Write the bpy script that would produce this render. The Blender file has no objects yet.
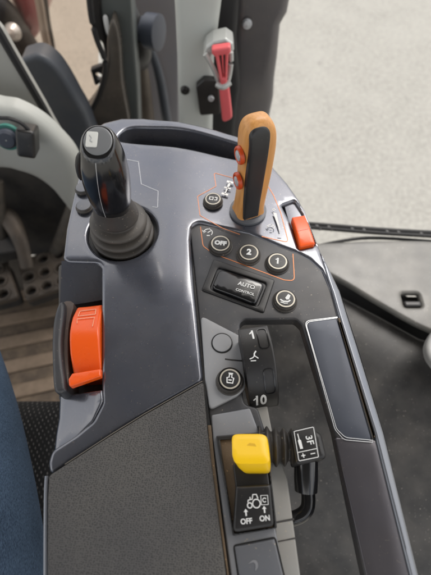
import bpy, math, random
import numpy as np
from mathutils import Vector, Matrix
from mathutils.geometry import delaunay_2d_cdt
random.seed(7); np.random.seed(7)
scene = bpy.context.scene
C = scene.collection
R = math.radians

# ------------------------------------------------------------------ camera
H = 0.30                      # camera height above the console top (z = 0)
PITCH = R(30)                 # away from straight down
FPX = 399.3                   # focal length in photo pixels
CX, CY = 215.5, 287.5
cam_d = bpy.data.cameras.new('camera'); cam = bpy.data.objects.new('camera', cam_d); C.objects.link(cam)
cam.location = (0, 0, H); cam.rotation_euler = (PITCH, 0, 0)
cam_d.sensor_fit = 'VERTICAL'; cam_d.sensor_height = 36; cam_d.lens = FPX / 575 * 36
cam_d.clip_start = 0.02; cam_d.clip_end = 500
cam_d.dof.use_dof = True; cam_d.dof.focus_distance = 0.328; cam_d.dof.aperture_fstop = 6.3
scene.camera = cam

# ------------------------------------------------------------------ light
SUN_EL, SUN_AZ = R(58), R(35)          # soft overcast light from the front left
w = bpy.data.worlds.new('World'); scene.world = w; w.use_nodes = True
nt = w.node_tree; bg = nt.nodes['Background']
sky = nt.nodes.new('ShaderNodeTexSky'); sky.sky_type = 'NISHITA'; sky.sun_disc = False
sky.sun_elevation = SUN_EL; sky.sun_rotation = SUN_AZ
sky.air_density = 1.0; sky.dust_density = 4.0; sky.ozone_density = 1.0
hs = nt.nodes.new('ShaderNodeHueSaturation'); hs.inputs['Saturation'].default_value = 0.45
nt.links.new(sky.outputs[0], hs.inputs['Color'])
wtc = nt.nodes.new('ShaderNodeTexCoord'); cn = nt.nodes.new('ShaderNodeTexNoise'); cn.inputs['Scale'].default_value = 5.0; cn.inputs['Detail'].default_value = 6
nt.links.new(wtc.outputs['Generated'], cn.inputs['Vector'])
cr_ = nt.nodes.new('ShaderNodeMapRange'); cr_.inputs[1].default_value = .42; cr_.inputs[2].default_value = .62; nt.links.new(cn.outputs['Fac'], cr_.inputs[0])
cm = nt.nodes.new('ShaderNodeMix'); cm.data_type = 'RGBA'; nt.links.new(cr_.outputs[0], cm.inputs[0]); nt.links.new(hs.outputs[0], cm.inputs[6]); cm.inputs[7].default_value = (8.5, 8.3, 8.0, 1)
nt.links.new(cm.outputs[2], bg.inputs['Color'])
bg.inputs['Strength'].default_value = 0.15
sd = bpy.data.lights.new('sun', 'SUN'); sun = bpy.data.objects.new('sun', sd); C.objects.link(sun)
sd.energy = 1.0; sd.angle = R(25); sd.color = (1, 0.96, 0.9)
sdir = Vector((math.sin(SUN_AZ) * math.cos(SUN_EL), math.cos(SUN_AZ) * math.cos(SUN_EL), math.sin(SUN_EL)))
sun.rotation_euler = sdir.to_track_quat('Z', 'Y').to_euler()
scene.view_settings.view_transform = 'Standard'; scene.view_settings.look = 'None'
scene.view_settings.exposure = 0.62; scene.view_settings.gamma = 1

# ------------------------------------------------------------------ measuring helpers: pixel -> point on a real plane
def ray(px, py):
    x, y = (px - CX) / FPX, -(py - CY) / FPX
    c, s = math.cos(PITCH), math.sin(PITCH)
    return Vector((x, y * c + s, y * s - c))
def P(px, py, z=0.0):
    d = ray(px, py); t = (z - H) / d.z
    return Vector((0, 0, H)) + d * t
def PY(px, py, Y):
    d = ray(px, py); return Vector((0, 0, H)) + d * (Y / d.y)
def mpp(px, py, z=0.0):
    return (P(px + 1, py, z) - P(px, py, z)).length
def L(pts, z=0.0):
    out = []
    for p in pts:
        q = P(p[0], p[1], z); out.append((q.x, q.y) + tuple(p[2:]))
    return out

# ------------------------------------------------------------------ 2D outlines
def fillet(pts, r=0.003, n=5):
    out = []; N = len(pts)
    for i in range(N):
        p0, p1, p2 = (np.array(pts[(i + k) % N][:2], float) for k in (-1, 0, 1))
        rr = pts[i][2] if len(pts[i]) > 2 else r
        a, b = p0 - p1, p2 - p1
        la, lb = np.linalg.norm(a), np.linalg.norm(b)
        if rr <= 0 or la < 1e-9 or lb < 1e-9: out.append(tuple(p1)); continue
        ca = np.clip(np.dot(a, b) / la / lb, -1, 1); ang = math.acos(ca)
        if ang > 3.05: out.append(tuple(p1)); continue
        t = min(rr / math.tan(ang / 2), la * .48, lb * .48)
        q0, q1 = p1 + a / la * t, p1 + b / lb * t
        for k in range(n + 1):
            s = k / n; out.append(tuple((1 - s) ** 2 * q0 + 2 * s * (1 - s) * p1 + s * s * q1))
    return out
def smooth(pts, n=6, closed=True):
    P_ = [np.array(p[:2], float) for p in pts]; N = len(P_); out = []
    for i in range(N if closed else N - 1):
        g = lambda k: P_[k % N] if closed else P_[min(max(k, 0), N - 1)]
        a, b, c, d = g(i - 1), g(i), g(i + 1), g(i + 2)
        for k in range(n):
            t = k / n
            out.append(tuple(.5 * (2 * b + (c - a) * t + (2 * a - 5 * b + 4 * c - d) * t * t + (3 * b - a - 3 * c + d) * t ** 3)))
    if not closed: out.append(tuple(P_[-1]))
    return out
def circle(cx, cy, r, n=40, ry=None):
    ry = ry or r
    return [(cx + r * math.cos(2 * math.pi * k / n), cy + ry * math.sin(2 * math.pi * k / n)) for k in range(n)]
def rect(cx, cy, w_, h_, r, n=5):
    return fillet([(cx - w_/2, cy - h_/2), (cx + w_/2, cy - h_/2), (cx + w_/2, cy + h_/2), (cx - w_/2, cy + h_/2)], r, n)
def area(l):
    a = np.array(l); x, y = a[:, 0], a[:, 1]
    return .5 * np.sum(x * np.roll(y, -1) - np.roll(x, -1) * y)
def resample(l, step):
    out = []
    for i in range(len(l)):
        a, b = np.array(l[i][:2]), np.array(l[(i + 1) % len(l)][:2]); d = np.linalg.norm(b - a)
        if d < 1e-7: continue
        n = max(1, int(math.ceil(d / step)))
        for k in range(n): out.append(tuple(a + (b - a) * k / n))
    return out
def seg_dist(pts, loops):
    res = np.full(len(pts), 1e9)
    for l in loops:
        A = np.array(l); B = np.roll(A, -1, 0); D = B - A; LL = np.maximum((D ** 2).sum(1), 1e-18)
        for s in range(0, len(pts), 2000):
            q = pts[s:s + 2000]
            v = q[:, None] - A[None]
            t = np.clip((v * D[None]).sum(2) / LL[None], 0, 1)
            e = v - t[:, :, None] * D[None]
            res[s:s + 2000] = np.minimum(res[s:s + 2000], np.sqrt((e ** 2).sum(2)).min(1))
    return res
def inside(pts, loops):
    c = np.zeros(len(pts), int)
    for l in loops:
        A = np.array(l); B = np.roll(A, -1, 0)
        for s in range(0, len(pts), 2000):
            q = pts[s:s + 2000]; y = q[:, 1][:, None]; x = q[:, 0][:, None]
            cond = (A[None, :, 1] > y) != (B[None, :, 1] > y)
            dy = B[:, 1] - A[:, 1]; dy = np.where(np.abs(dy) < 1e-15, 1e-15, dy)
            xi = A[None, :, 0] + (y - A[None, :, 1]) * ((B[:, 0] - A[:, 0]) / dy)[None]
            c[s:s + 2000] += (cond & (x < xi)).sum(1)
    return c % 2 == 1

# ------------------------------------------------------------------ mesh builders: each returns (verts, faces)
def shell(outer, holes=(), r=.002, depth=.01, z=0.0, zf=None, grid=.008, step=.003, M=None, rings=(.04, .15, .35, .65, 1.0), bottom=False):
    """A moulded plate: rounded rim of radius r all round, walls going down by depth."""
    if area(outer) < 0: outer = outer[::-1]
    hs_ = [h[::-1] if area(h) > 0 else h for h in holes]
    loops = [resample(l, step) for l in [outer] + list(hs_)]
    pts = []; edges = []
    for l in loops:
        n0 = len(pts); pts += l
        edges += [(n0 + i, n0 + (i + 1) % len(l)) for i in range(len(l))]
    extra = []
    for l in loops:
        A = np.array(l); T = np.roll(A, -1, 0) - np.roll(A, 1, 0)
        T /= np.maximum(np.linalg.norm(T, axis=1), 1e-12)[:, None]
        Nn = np.stack([-T[:, 1], T[:, 0]], 1)
        for k in rings:
            d = r * k; Q = A + Nn * d
            ok = (seg_dist(Q, loops) > d * .93) & inside(Q, loops); extra.append(Q[ok])
    A = np.array(outer); lo, hi = A.min(0), A.max(0)
    gx, gy = np.meshgrid(np.arange(lo[0] + grid * .37, hi[0], grid), np.arange(lo[1] + grid * .41, hi[1], grid))
    G = np.stack([gx.ravel(), gy.ravel()], 1)
    if len(G):
        ok = inside(G, loops)
        G = G[ok]
        if len(G): G = G[seg_dist(G, loops) > r + grid * .3]; extra.append(G)
    ex = np.concatenate([e for e in extra if len(e)]) if any(len(e) for e in extra) else np.zeros((0, 2))
    allp = [Vector(p) for p in pts] + [Vector(p) for p in ex]
    V, E, F, *_ = delaunay_2d_cdt(allp, edges, [], 0, 1e-7)
    V2 = np.array([tuple(v) for v in V])
    cen = np.array([V2[list(f)].mean(0) for f in F]); ok = inside(cen, loops)
    F = [tuple(f) for f, o in zip(F, ok) if o]
    d = seg_dist(V2, loops); dd = np.minimum(d, r)
    zz = z - r + np.sqrt(np.maximum(r * r - (r - dd) ** 2, 0))
    if zf: zz = zz + np.array([zf(x, y) for x, y in V2])
    verts = [(x, y, q) for (x, y), q in zip(V2, zz)]
    F2 = []
    for f in F:
        a, b, c = (V2[i] for i in f[:3])
        F2.append(f if (b[0]-a[0])*(c[1]-a[1]) - (b[1]-a[1])*(c[0]-a[0]) > 0 else f[::-1])
    if depth > r:
        for l in loops:
            n0 = len(verts); n = len(l)
            for x, y in l: verts.append((x, y, z - r + (zf(x, y) if zf else 0)))
            for x, y in l: verts.append((x, y, z - depth))
            F2 += [(n0 + (i + 1) % n, n0 + i, n0 + n + i, n0 + n + (i + 1) % n) for i in range(n)]
    if bottom:
        n0 = len(verts)
        verts += [(x, y, z - depth) for x, y in V2]
        F2 += [tuple(n0 + i for i in f[::-1]) for f in F2[:len(F)]]
    if M is not None: verts = [tuple(M @ Vector(v)) for v in verts]
    return verts, F2
def lathe(prof, seg=40, M=None, a0=0, a1=2 * math.pi):
    full = abs(a1 - a0 - 2 * math.pi) < 1e-6
    n = seg if full else seg + 1; V = []; F = []
    for r_, z_ in prof:
        for k in range(n):
            a = a0 + (a1 - a0) * k / seg; V.append((r_ * math.cos(a), r_ * math.sin(a), z_))
    for j in range(len(prof) - 1):
        for k in range(seg):
            k2 = (k + 1) % n; F.append((j*n + k, j*n + k2, (j+1)*n + k2, (j+1)*n + k))
    if M is not None: V = [tuple(M @ Vector(v)) for v in V]
    return V, F
def catmull3(pts, n=8):
    out = []; N = len(pts)
    for i in range(N - 1):
        a, b, c, d = (np.array(pts[min(max(k, 0), N - 1)], float) for k in (i - 1, i, i + 1, i + 2))
        for k in range(n):
            t = k / n; out.append(.5 * (2*b + (c - a)*t + (2*a - 5*b + 4*c - d)*t*t + (3*b - a - 3*c + d)*t**3))
    out.append(np.array(pts[-1], float)); return out
def tube(path, rad, seg=14, sm=0, caps=True, flat=1.0, up=Vector((0, 0, 1))):
    """path of 3D points, radius scalar or per point; flat squeezes the section along 'up'"""
    if not hasattr(rad, '__len__'): rad = [rad] * len(path)
    if sm:
        q = catmull3([tuple(p) + (r_,) for p, r_ in zip(path, rad)], sm)
        path = [Vector(p[:3]) for p in q]; rad = [p[3] for p in q]
    path = [Vector(p) for p in path]; V = []; F = []; n = len(path)
    for i in range(n):
        t = (path[min(i+1, n-1)] - path[max(i-1, 0)]).normalized()
        a = t.cross(up)
        if a.length < 1e-4: a = t.cross(Vector((0, 1, 0)))
        a.normalize(); b = a.cross(t)
        for k in range(seg):
            th = 2*math.pi*k/seg; V.append(tuple(path[i] + (a*math.cos(th) + b*math.sin(th)*flat) * rad[i]))
    for i in range(n - 1):
        for k in range(seg):
            k2 = (k+1) % seg; F.append((i*seg + k, i*seg + k2, (i+1)*seg + k2, (i+1)*seg + k))
    if caps: F.append(tuple(range(seg))[::-1]); F.append(tuple((n-1)*seg + k for k in range(seg)))
    return V, F
def loft(secs, seg=40, cap=True):
    """secs: (centre, u vector, v vector, exponent)"""
    V = []; F = []
    for c, u, v, e in secs:
        c, u, v = Vector(c), Vector(u), Vector(v)
        for k in range(seg):
            th = 2*math.pi*k/seg; a, b = math.cos(th), math.sin(th)
            V.append(tuple(c + u*(math.copysign(abs(a)**(2/e), a)) + v*(math.copysign(abs(b)**(2/e), b))))
    for j in range(len(secs) - 1):
        for k in range(seg):
            k2 = (k+1) % seg; F.append((j*seg + k, j*seg + k2, (j+1)*seg + k2, (j+1)*seg + k))
    if cap:
        for j, rev in ((0, True), (len(secs) - 1, False)):
            idx = [j*seg + k for k in range(seg)]; F.append(tuple(idx[::-1] if rev else idx))
    return V, F
def ribbon(pts, wd, closed=False, z=0.0, M=None, th=0.00012):
    """a printed or inlaid line of width wd along 2D points, with a hair of thickness"""
    A = [np.array(p[:2], float) for p in pts]; n = len(A); V = []; F = []
    for i in range(n):
        a = A[(i-1) % n] if closed or i > 0 else A[i]; b = A[(i+1) % n] if closed or i < n-1 else A[i]
        t = b - a; t /= max(np.linalg.norm(t), 1e-12); nn = np.array([-t[1], t[0]])
        for s, zz in ((1, -th), (1, th), (-1, th), (-1, -th)):
            q = A[i] + nn * wd/2 * s; V.append((q[0], q[1], z + zz))
    for i in range(n if closed else n - 1):
        j = (i+1) % n
        for k in range(4): F.append((i*4 + k, i*4 + (k+1) % 4, j*4 + (k+1) % 4, j*4 + k))
    if M is not None: V = [tuple(M @ Vector(v)) for v in V]
    return V, F
def text(s, size, M, off=0.0, th=.0001):
    cu = bpy.data.curves.new('t', 'FONT'); cu.body = s; cu.size = size; cu.align_x = 'CENTER'; cu.align_y = 'CENTER'
    cu.extrude = th; cu.offset = off; cu.resolution_u = 3
    o = bpy.data.objects.new('t', cu); C.objects.link(o)
    me = bpy.data.meshes.new_from_object(o.evaluated_get(bpy.context.evaluated_depsgraph_get()))
    V = [tuple(M @ v.co) for v in me.vertices]; F = [tuple(p.vertices) for p in me.polygons]
    bpy.data.objects.remove(o); bpy.data.curves.remove(cu); bpy.data.meshes.remove(me)
    return V, F
def poly(pts, z=0.0, M=None, th=.0001):
    n = len(pts); V = [(x, y, z + th) for x, y in pts] + [(x, y, z - th) for x, y in pts]
    if area(pts) < 0: V = [(x, y, z + th) for x, y in pts[::-1]] + [(x, y, z - th) for x, y in pts[::-1]]
    F = [tuple(range(n)), tuple(range(2*n - 1, n - 1, -1))] + [(i, n + i, n + (i+1) % n, (i+1) % n) for i in range(n)]
    if M is not None: V = [tuple(M @ Vector(v)) for v in V]
    return V, F
def box(lo, hi, M=None):
    x0, y0, z0 = lo; x1, y1, z1 = hi
    V = [(x, y, z) for z in (z0, z1) for y in (y0, y1) for x in (x0, x1)]
    F = [(0, 2, 3, 1), (4, 5, 7, 6), (0, 1, 5, 4), (2, 6, 7, 3), (0, 4, 6, 2), (1, 3, 7, 5)]
    if M is not None: V = [tuple(M @ Vector(v)) for v in V]
    return V, F
def frame(o, u, n):
    u = Vector(u); n = Vector(n).normalized(); v = n.cross(u).normalized(); u = v.cross(n).normalized()
    M = Matrix((u, v, n)).transposed().to_4x4(); M.translation = Vector(o); return M
def fpx(px, py, z, dx=1.0, dy=0.1):
    a, b = P(px, py, z), P(px + dx*5, py + dy*5, z); return frame(a, b - a, (0, 0, 1))
def T(x, y, z=0): return Matrix.Translation((x, y, z))
def YF(Y):   # a vertical plane facing the driver: local (x, y, z) = world (X, Z, -Y)
    return Matrix(((1, 0, 0, 0), (0, 0, -1, Y), (0, 1, 0, 0), (0, 0, 0, 1)))
def LY(pts, Y):
    return [((q := PY(p[0], p[1], Y)).x, q.z) + tuple(p[2:]) for p in pts]

# ------------------------------------------------------------------ objects
def tag(o, label=None, cat=None, group=None, kind=None):
    if label: o['label'] = label
    if cat: o['category'] = cat
    if group: o['group'] = group
    if kind: o['kind'] = kind
    return o
def thing(name, label, cat, loc=(0, 0, 0), group=None):
    o = bpy.data.objects.new(name, None); o.empty_display_size = .02; C.objects.link(o); o.location = loc
    return tag(o, label, cat, group)
def origin(o):
    v = Vector(o.location)
    while o.parent: o = o.parent; v += Vector(o.location)
    return v
def obj(name, pieces, parent=None, sharp=38, loc=None):
    """pieces: list of ((verts, faces), material[, flat])  ->  ONE mesh object"""
    me = bpy.data.meshes.new(name); V = []; F = []; mi = []; fl = []; mats = []
    for pc in pieces:
        (v, f), m = pc[0], pc[1]
        if m not in mats: mats.append(m)
        n0 = len(V); V += [tuple(q) for q in v]; F += [tuple(i + n0 for i in q) for q in f]
        mi += [mats.index(m)] * len(f); fl += [len(pc) > 2 and pc[2]] * len(f)
    base = origin(parent) if parent else Vector((0, 0, 0))
    if loc is None:
        a = np.array(V); loc = Vector(((a[:, 0].min() + a[:, 0].max())/2, (a[:, 1].min() + a[:, 1].max())/2, a[:, 2].min()))
    loc = Vector(loc)
    V = [(v[0] - loc.x, v[1] - loc.y, v[2] - loc.z) for v in V]
    me.from_pydata(V, [], F)
    for m in mats: me.materials.append(m)
    me.polygons.foreach_set('material_index', mi)
    me.polygons.foreach_set('use_smooth', [not x for x in fl])
    me.set_sharp_from_angle(angle=R(sharp)); me.update()
    o = bpy.data.objects.new(name, me); C.objects.link(o)
    if parent: o.parent = parent
    o.location = loc - base
    return o

# ------------------------------------------------------------------ materials
def mat(name, col, rough=.5, metal=0, bump=None, dust=0, dust_col=(.30, .25, .19), coat=0, var=0, spec=.5, rvar=0, scratch=0):
    m = bpy.data.materials.new(name); m.use_nodes = True; n = m.node_tree.nodes; l = m.node_tree.links
    b = n['Principled BSDF']; b.inputs['Roughness'].default_value = rough; b.inputs['Metallic'].default_value = metal
    b.inputs['Coat Weight'].default_value = coat; b.inputs['Coat Roughness'].default_value = .12; b.inputs['Coat IOR'].default_value = 1.7
    b.inputs['Specular IOR Level'].default_value = spec
    tc = n.new('ShaderNodeTexCoord'); geo = n.new('ShaderNodeNewGeometry')
    co = geo.outputs['Position']
    def noise(scale, detail=4, rough_=.6):
        q = n.new('ShaderNodeTexNoise'); q.inputs['Scale'].default_value = scale; q.inputs['Detail'].default_value = detail
        q.inputs['Roughness'].default_value = rough_; l.new(co, q.inputs['Vector']); return q.outputs['Fac']
    def ramp(src, a, bb):
        q = n.new('ShaderNodeMapRange'); q.inputs['From Min'].default_value = a; q.inputs['From Max'].default_value = bb; q.interpolation_type = 'SMOOTHERSTEP'
        l.new(src, q.inputs['Value']); return q.outputs[0]
    def mix(f, a, bb):
        q = n.new('ShaderNodeMix'); q.data_type = 'RGBA'
        for s, v in ((0, f), (6, a), (7, bb)):
            if hasattr(v, 'links'): l.new(v, q.inputs[s])
            else: q.inputs[s].default_value = v if s == 0 else (*v, 1) if len(v) == 3 else v
        return q.outputs[2]
    def mul(a, k):
        q = n.new('ShaderNodeMath'); q.operation = 'MULTIPLY'
        for i, v in enumerate((a, k)):
            if hasattr(v, 'links'): l.new(v, q.inputs[i])
            else: q.inputs[i].default_value = v
        return q.outputs[0]
    c = None
    if var:
        c = mix(ramp(noise(60), .3, .7), tuple(x*(1-var) for x in col), tuple(x*(1+var) for x in col))
    if dust:
        film = mul(ramp(noise(28, 4, .5), .15, .95), dust * .4)
        c = mix(film, c if c is not None else col, dust_col)
        sp = mul(ramp(noise(520, 2, .5), .69, .74), min(1, dust * 1.3))
        c = mix(sp, c, tuple(min(1, x*1.5) for x in dust_col))
    if c is not None: l.new(c, b.inputs['Base Color'])
    else: b.inputs['Base Color'].default_value = (*col, 1)
    if rvar or dust:
        q = n.new('ShaderNodeMapRange'); q.inputs['From Min'].default_value = .15; q.inputs['From Max'].default_value = .85
        q.inputs['To Min'].default_value = rough - (rvar or .06); q.inputs['To Max'].default_value = rough + (rvar or .06)
        l.new(noise(45, 3, .45), q.inputs['Value']); l.new(q.outputs[0], b.inputs['Roughness'])
    if bump:
        sc, st, dist = bump
        q = n.new('ShaderNodeBump'); q.inputs['Strength'].default_value = st; q.inputs['Distance'].default_value = dist
        l.new(noise(sc, 3), q.inputs['Height']); l.new(q.outputs[0], b.inputs['Normal'])
    m['n'] = 1
    return m
M_paint = mat('grey_console_paint', (.087, .094, .119), .27, .55, bump=(1500, .10, .0002), dust=.26, coat=.9, rvar=.07)
M_edge_hi = mat('rail_highlight_grey', (.20, .212, .238), .28, .6, bump=(1500, .1, .0002), dust=.1, coat=.25)  # paler copy of the console paint, edge highlight put into the colour
M_panel = mat('dark_grey_panel', (.035, .037, .043), .42, .1, bump=(1400, .15, .0002), dust=.35)
M_recess = mat('dark_recess_plastic', (.03, .031, .034), .5, 0, bump=(1400, .2, .0002), dust=.5)
M_mid = mat('mid_grey_plastic', (.28, .285, .295), .42, 0, bump=(1500, .15, .0002), dust=.4)
M_cool = mat('cool_grey_rail', (.22, .228, .245), .42, .1, bump=(1500, .12, .0002), dust=.5)
M_plate = mat('blue_grey_plate', (.13, .138, .155), .4, .25, bump=(1500, .12, .0002), dust=.4)
M_lite = mat('dusty_light_grey_plastic', (.33, .325, .305), .55, 0, bump=(1300, .2, .0002), dust=.7)
M_inset = mat('inset_panel_grey', (.05, .057, .075), .4, .3, bump=(1800, .1, .0002), dust=.1)
M_purple = mat('glossy_panel_grey', (.085, .080, .090), .22, .5, bump=(1600, .08, .0002), dust=.12, coat=.2)
M_black = mat('black_plastic', (.012, .012, .013), .38, dust=.12, bump=(1600, .1, .0002))
M_gloss = mat('gloss_black', (.005, .005, .006), .16, coat=.2)
M_leather = mat('joystick_black', (.006, .006, .007), .2, coat=.4)
M_rubber = mat('dusty_rubber', (.034, .031, .029), .5, dust=.45, bump=(900, .2, .0003))
M_orange = mat('orange_plastic', (.88, .105, .008), .27, dust=.07, bump=(1500, .06, .0002))
M_orange2 = mat('red_orange_button', (.62, .075, .012), .3)
M_yellow = mat('yellow_plastic', (.95, .58, .006), .34, dust=.04)
M_white = mat('white_print', (.75, .75, .73), .5)
M_greyprint = mat('light_grey_line', (.50, .51, .52), .35, .3)
M_copper = mat('copper_line', (.58, .20, .075), .38, .3)
M_ring = mat('button_ring', (.50, .46, .38), .4, .3, dust=.1)
M_silver = mat('silver_badge', (.62, .63, .64), .3, .5)
M_scuff = mat('pale_scuff', (.19, .195, .21), .55, dust=.5)
M_dirt = mat('dirt_packed_plastic', (.10, .072, .045), .8, dust=.9, dust_col=(.30, .19, .10), bump=(500, .5, .0008))

def m_pad():
    m = mat('armrest_vinyl', (.05, .048, .046), .62)
    n = m.node_tree.nodes; l = m.node_tree.links; b = n['Principled BSDF']
    geo = n.new('ShaderNodeNewGeometry'); mp = n.new('ShaderNodeMapping'); mp.inputs['Scale'].default_value = (.95, 1.35, 1); mp.inputs['Rotation'].default_value = (0, 0, R(5))
    l.new(geo.outputs['Position'], mp.inputs[0])
    v = n.new('ShaderNodeTexVoronoi'); v.inputs['Scale'].default_value = 640; v.inputs['Randomness'].default_value = .62; l.new(mp.outputs[0], v.inputs['Vector'])
    nz = n.new('ShaderNodeTexNoise'); nz.inputs['Scale'].default_value = 1000; nz.inputs['Detail'].default_value = 2; l.new(mp.outputs[0], nz.inputs['Vector'])
    ad = n.new('ShaderNodeMath'); ad.operation = 'ADD'; nk = n.new('ShaderNodeMath'); nk.operation = 'MULTIPLY'; nk.inputs[1].default_value = .45; l.new(nz.outputs['Fac'], nk.inputs[0]); l.new(v.outputs['Distance'], ad.inputs[0]); l.new(nk.outputs[0], ad.inputs[1])
    bp = n.new('ShaderNodeBump'); bp.inputs['Strength'].default_value = .9; bp.inputs['Distance'].default_value = .0008
    l.new(ad.outputs[0], bp.inputs['Height']); l.new(bp.outputs[0], b.inputs['Normal'])
    n2 = n.new('ShaderNodeTexNoise'); n2.inputs['Scale'].default_value = 14; n2.inputs['Detail'].default_value = 5; l.new(geo.outputs['Position'], n2.inputs['Vector'])
    mx = n.new('ShaderNodeMix'); mx.data_type = 'RGBA'; mx.inputs[6].default_value = (.070, .067, .066, 1); mx.inputs[7].default_value = (.100, .093, .083, 1)
    mr = n.new('ShaderNodeMapRange'); mr.inputs[1].default_value = .35; mr.inputs[2].default_value = .7; l.new(n2.outputs['Fac'], mr.inputs[0])
    l.new(mr.outputs[0], mx.inputs[0])
    pt = n.new('ShaderNodeMapRange'); pt.inputs[1].default_value = .62; pt.inputs[2].default_value = .42; l.new(ad.outputs[0], pt.inputs[0])
    m3 = n.new('ShaderNodeMix'); m3.data_type = 'RGBA'; m3.inputs[7].default_value = (.030, .029, .028, 1); l.new(pt.outputs[0], m3.inputs[0]); l.new(mx.outputs[2], m3.inputs[6])
    l.new(m3.outputs[2], b.inputs['Base Color'])
    return m
M_pad = m_pad()
def m_wood():
    m = mat('oiled_wood', (.5, .25, .09), .36)
    n = m.node_tree.nodes; l = m.node_tree.links; b = n['Principled BSDF']
    tc = n.new('ShaderNodeNewGeometry'); mp = n.new('ShaderNodeMapping'); mp.inputs['Scale'].default_value = (420, 420, 18)
    l.new(tc.outputs['Position'], mp.inputs[0])
    nz = n.new('ShaderNodeTexNoise'); nz.inputs['Scale'].default_value = 1; nz.inputs['Detail'].default_value = 5; nz.inputs['Distortion'].default_value = .6
    l.new(mp.outputs[0], nz.inputs['Vector'])
    cr = n.new('ShaderNodeValToRGB'); e = cr.color_ramp.elements
    e[0].position = .3; e[0].color = (.60, .27, .075, 1); e[1].position = .7; e[1].color = (.74, .365, .115, 1)
    l.new(nz.outputs['Fac'], cr.inputs[0]); l.new(cr.outputs[0], b.inputs['Base Color'])
    return m
M_wood = m_wood()

# ------------------------------------------------------------------ ground outside and the cab floor
def m_gravel():
    m = mat('pale_gravel', (.45, .43, .38), .9)
    n = m.node_tree.nodes; l = m.node_tree.links; b = n['Principled BSDF']; geo = n.new('ShaderNodeNewGeometry')
    def nz(s, d=4):
        q = n.new('ShaderNodeTexNoise'); q.inputs['Scale'].default_value = s; q.inputs['Detail'].default_value = d; q.inputs['Roughness'].default_value = .65
        l.new(geo.outputs['Position'], q.inputs['Vector']); return q.outputs['Fac']
    def mp(s, a, bb):
        q = n.new('ShaderNodeMapRange'); q.inputs[1].default_value = a; q.inputs[2].default_value = bb; l.new(s, q.inputs[0]); return q.outputs[0]
    def mx(f, a, bb):
        q = n.new('ShaderNodeMix'); q.data_type = 'RGBA'; l.new(f, q.inputs[0])
        for i, v in ((6, a), (7, bb)):
            if hasattr(v, 'links'): l.new(v, q.inputs[i])
            else: q.inputs[i].default_value = (*v, 1)
        return q.outputs[2]
    c = mx(mp(nz(3), .3, .7), (.255, .247, .222), (.345, .335, .304))
    c = mx(mp(nz(34, 5), .38, .62), c, (.40, .385, .345))
    c = mx(mp(nz(80, 3), .55, .72), c, (.19, .18, .16))
    v = n.new('ShaderNodeTexVoronoi'); v.inputs['Scale'].default_value = 2.2; l.new(geo.outputs['Position'], v.inputs['Vector'])
    c = mx(mp(v.outputs['Distance'], .05, .02), c, (.13, .12, .11))
    l.new(c, b.inputs['Base Color'])
    bp = n.new('ShaderNodeBump'); bp.inputs['Strength'].default_value = .6; bp.inputs['Distance'].default_value = .012
    l.new(nz(55, 5), bp.inputs['Height']); l.new(bp.outputs[0], b.inputs['Normal'])
    return m
M_gravel = m_gravel()
GZ = -1.85
tag(obj('ground', [(([(-150, -150, GZ), (150, -150, GZ), (150, 150, GZ), (-150, 150, GZ)], [(0, 1, 2, 3)]), M_gravel)]), kind='structure')

FZ = -0.60
M_black2 = mat('matte_black_lining', (.012, .012, .013), .75, dust=.25)  # near-black base with a thin dust film
floor_pts = [(-.9, -.6), (.12, -.6), (.12, .62), (-.9, .62)]
tag(obj('floor', [(shell(floor_pts, r=.004, depth=.04, z=FZ, grid=.1, step=.05), mat('steel_floor', (.06, .05, .04), .7, dust=.6))]), kind='structure')
bulk = [(-.9, FZ), (.14, FZ), (.14, -.36), (-.08, -.27), (-.9, -.22)]
tag(obj('bulkhead', [(shell(bulk, r=.004, depth=.03, grid=.1, step=.05, M=YF(.62)), M_black2)]), 'black cab bulkhead in shade behind the pedals', 'bulkhead')

def m_mat():
    m = mat('muddy_ribbed_mat', (.2, .15, .1), .85)
    n = m.node_tree.nodes; l = m.node_tree.links; b = n['Principled BSDF']; geo = n.new('ShaderNodeNewGeometry')
    sp = n.new('ShaderNodeSeparateXYZ'); l.new(geo.outputs['Position'], sp.inputs[0])
    nz = n.new('ShaderNodeTexNoise'); nz.inputs['Scale'].default_value = 30; nz.inputs['Detail'].default_value = 6; nz.inputs['Roughness'].default_value = .7
    l.new(geo.outputs['Position'], nz.inputs['Vector'])
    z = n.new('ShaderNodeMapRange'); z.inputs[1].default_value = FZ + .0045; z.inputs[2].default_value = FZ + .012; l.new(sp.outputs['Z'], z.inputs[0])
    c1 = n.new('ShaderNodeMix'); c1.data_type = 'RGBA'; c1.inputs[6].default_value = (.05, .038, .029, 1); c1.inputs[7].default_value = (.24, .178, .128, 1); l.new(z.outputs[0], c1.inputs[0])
    c2 = n.new('ShaderNodeMix'); c2.data_type = 'RGBA'; c2.inputs[7].default_value = (.17, .125, .085, 1); l.new(c1.outputs[2], c2.inputs[6])
    mr = n.new('ShaderNodeMapRange'); mr.inputs[1].default_value = .40; mr.inputs[2].default_value = .68; l.new(nz.outputs['Fac'], mr.inputs[0]); l.new(mr.outputs[0], c2.inputs[0])
    l.new(c2.outputs[2], b.inputs['Base Color'])
    return m
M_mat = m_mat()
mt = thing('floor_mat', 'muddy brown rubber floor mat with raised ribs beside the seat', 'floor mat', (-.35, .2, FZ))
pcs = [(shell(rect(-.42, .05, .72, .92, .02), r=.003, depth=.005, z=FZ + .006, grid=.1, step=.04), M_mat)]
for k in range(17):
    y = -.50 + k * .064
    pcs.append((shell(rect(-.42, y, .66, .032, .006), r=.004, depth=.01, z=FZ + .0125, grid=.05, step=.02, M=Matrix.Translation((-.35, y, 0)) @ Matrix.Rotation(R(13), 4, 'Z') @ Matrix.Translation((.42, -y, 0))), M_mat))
obj('mat_sheet', pcs, mt)

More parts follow.
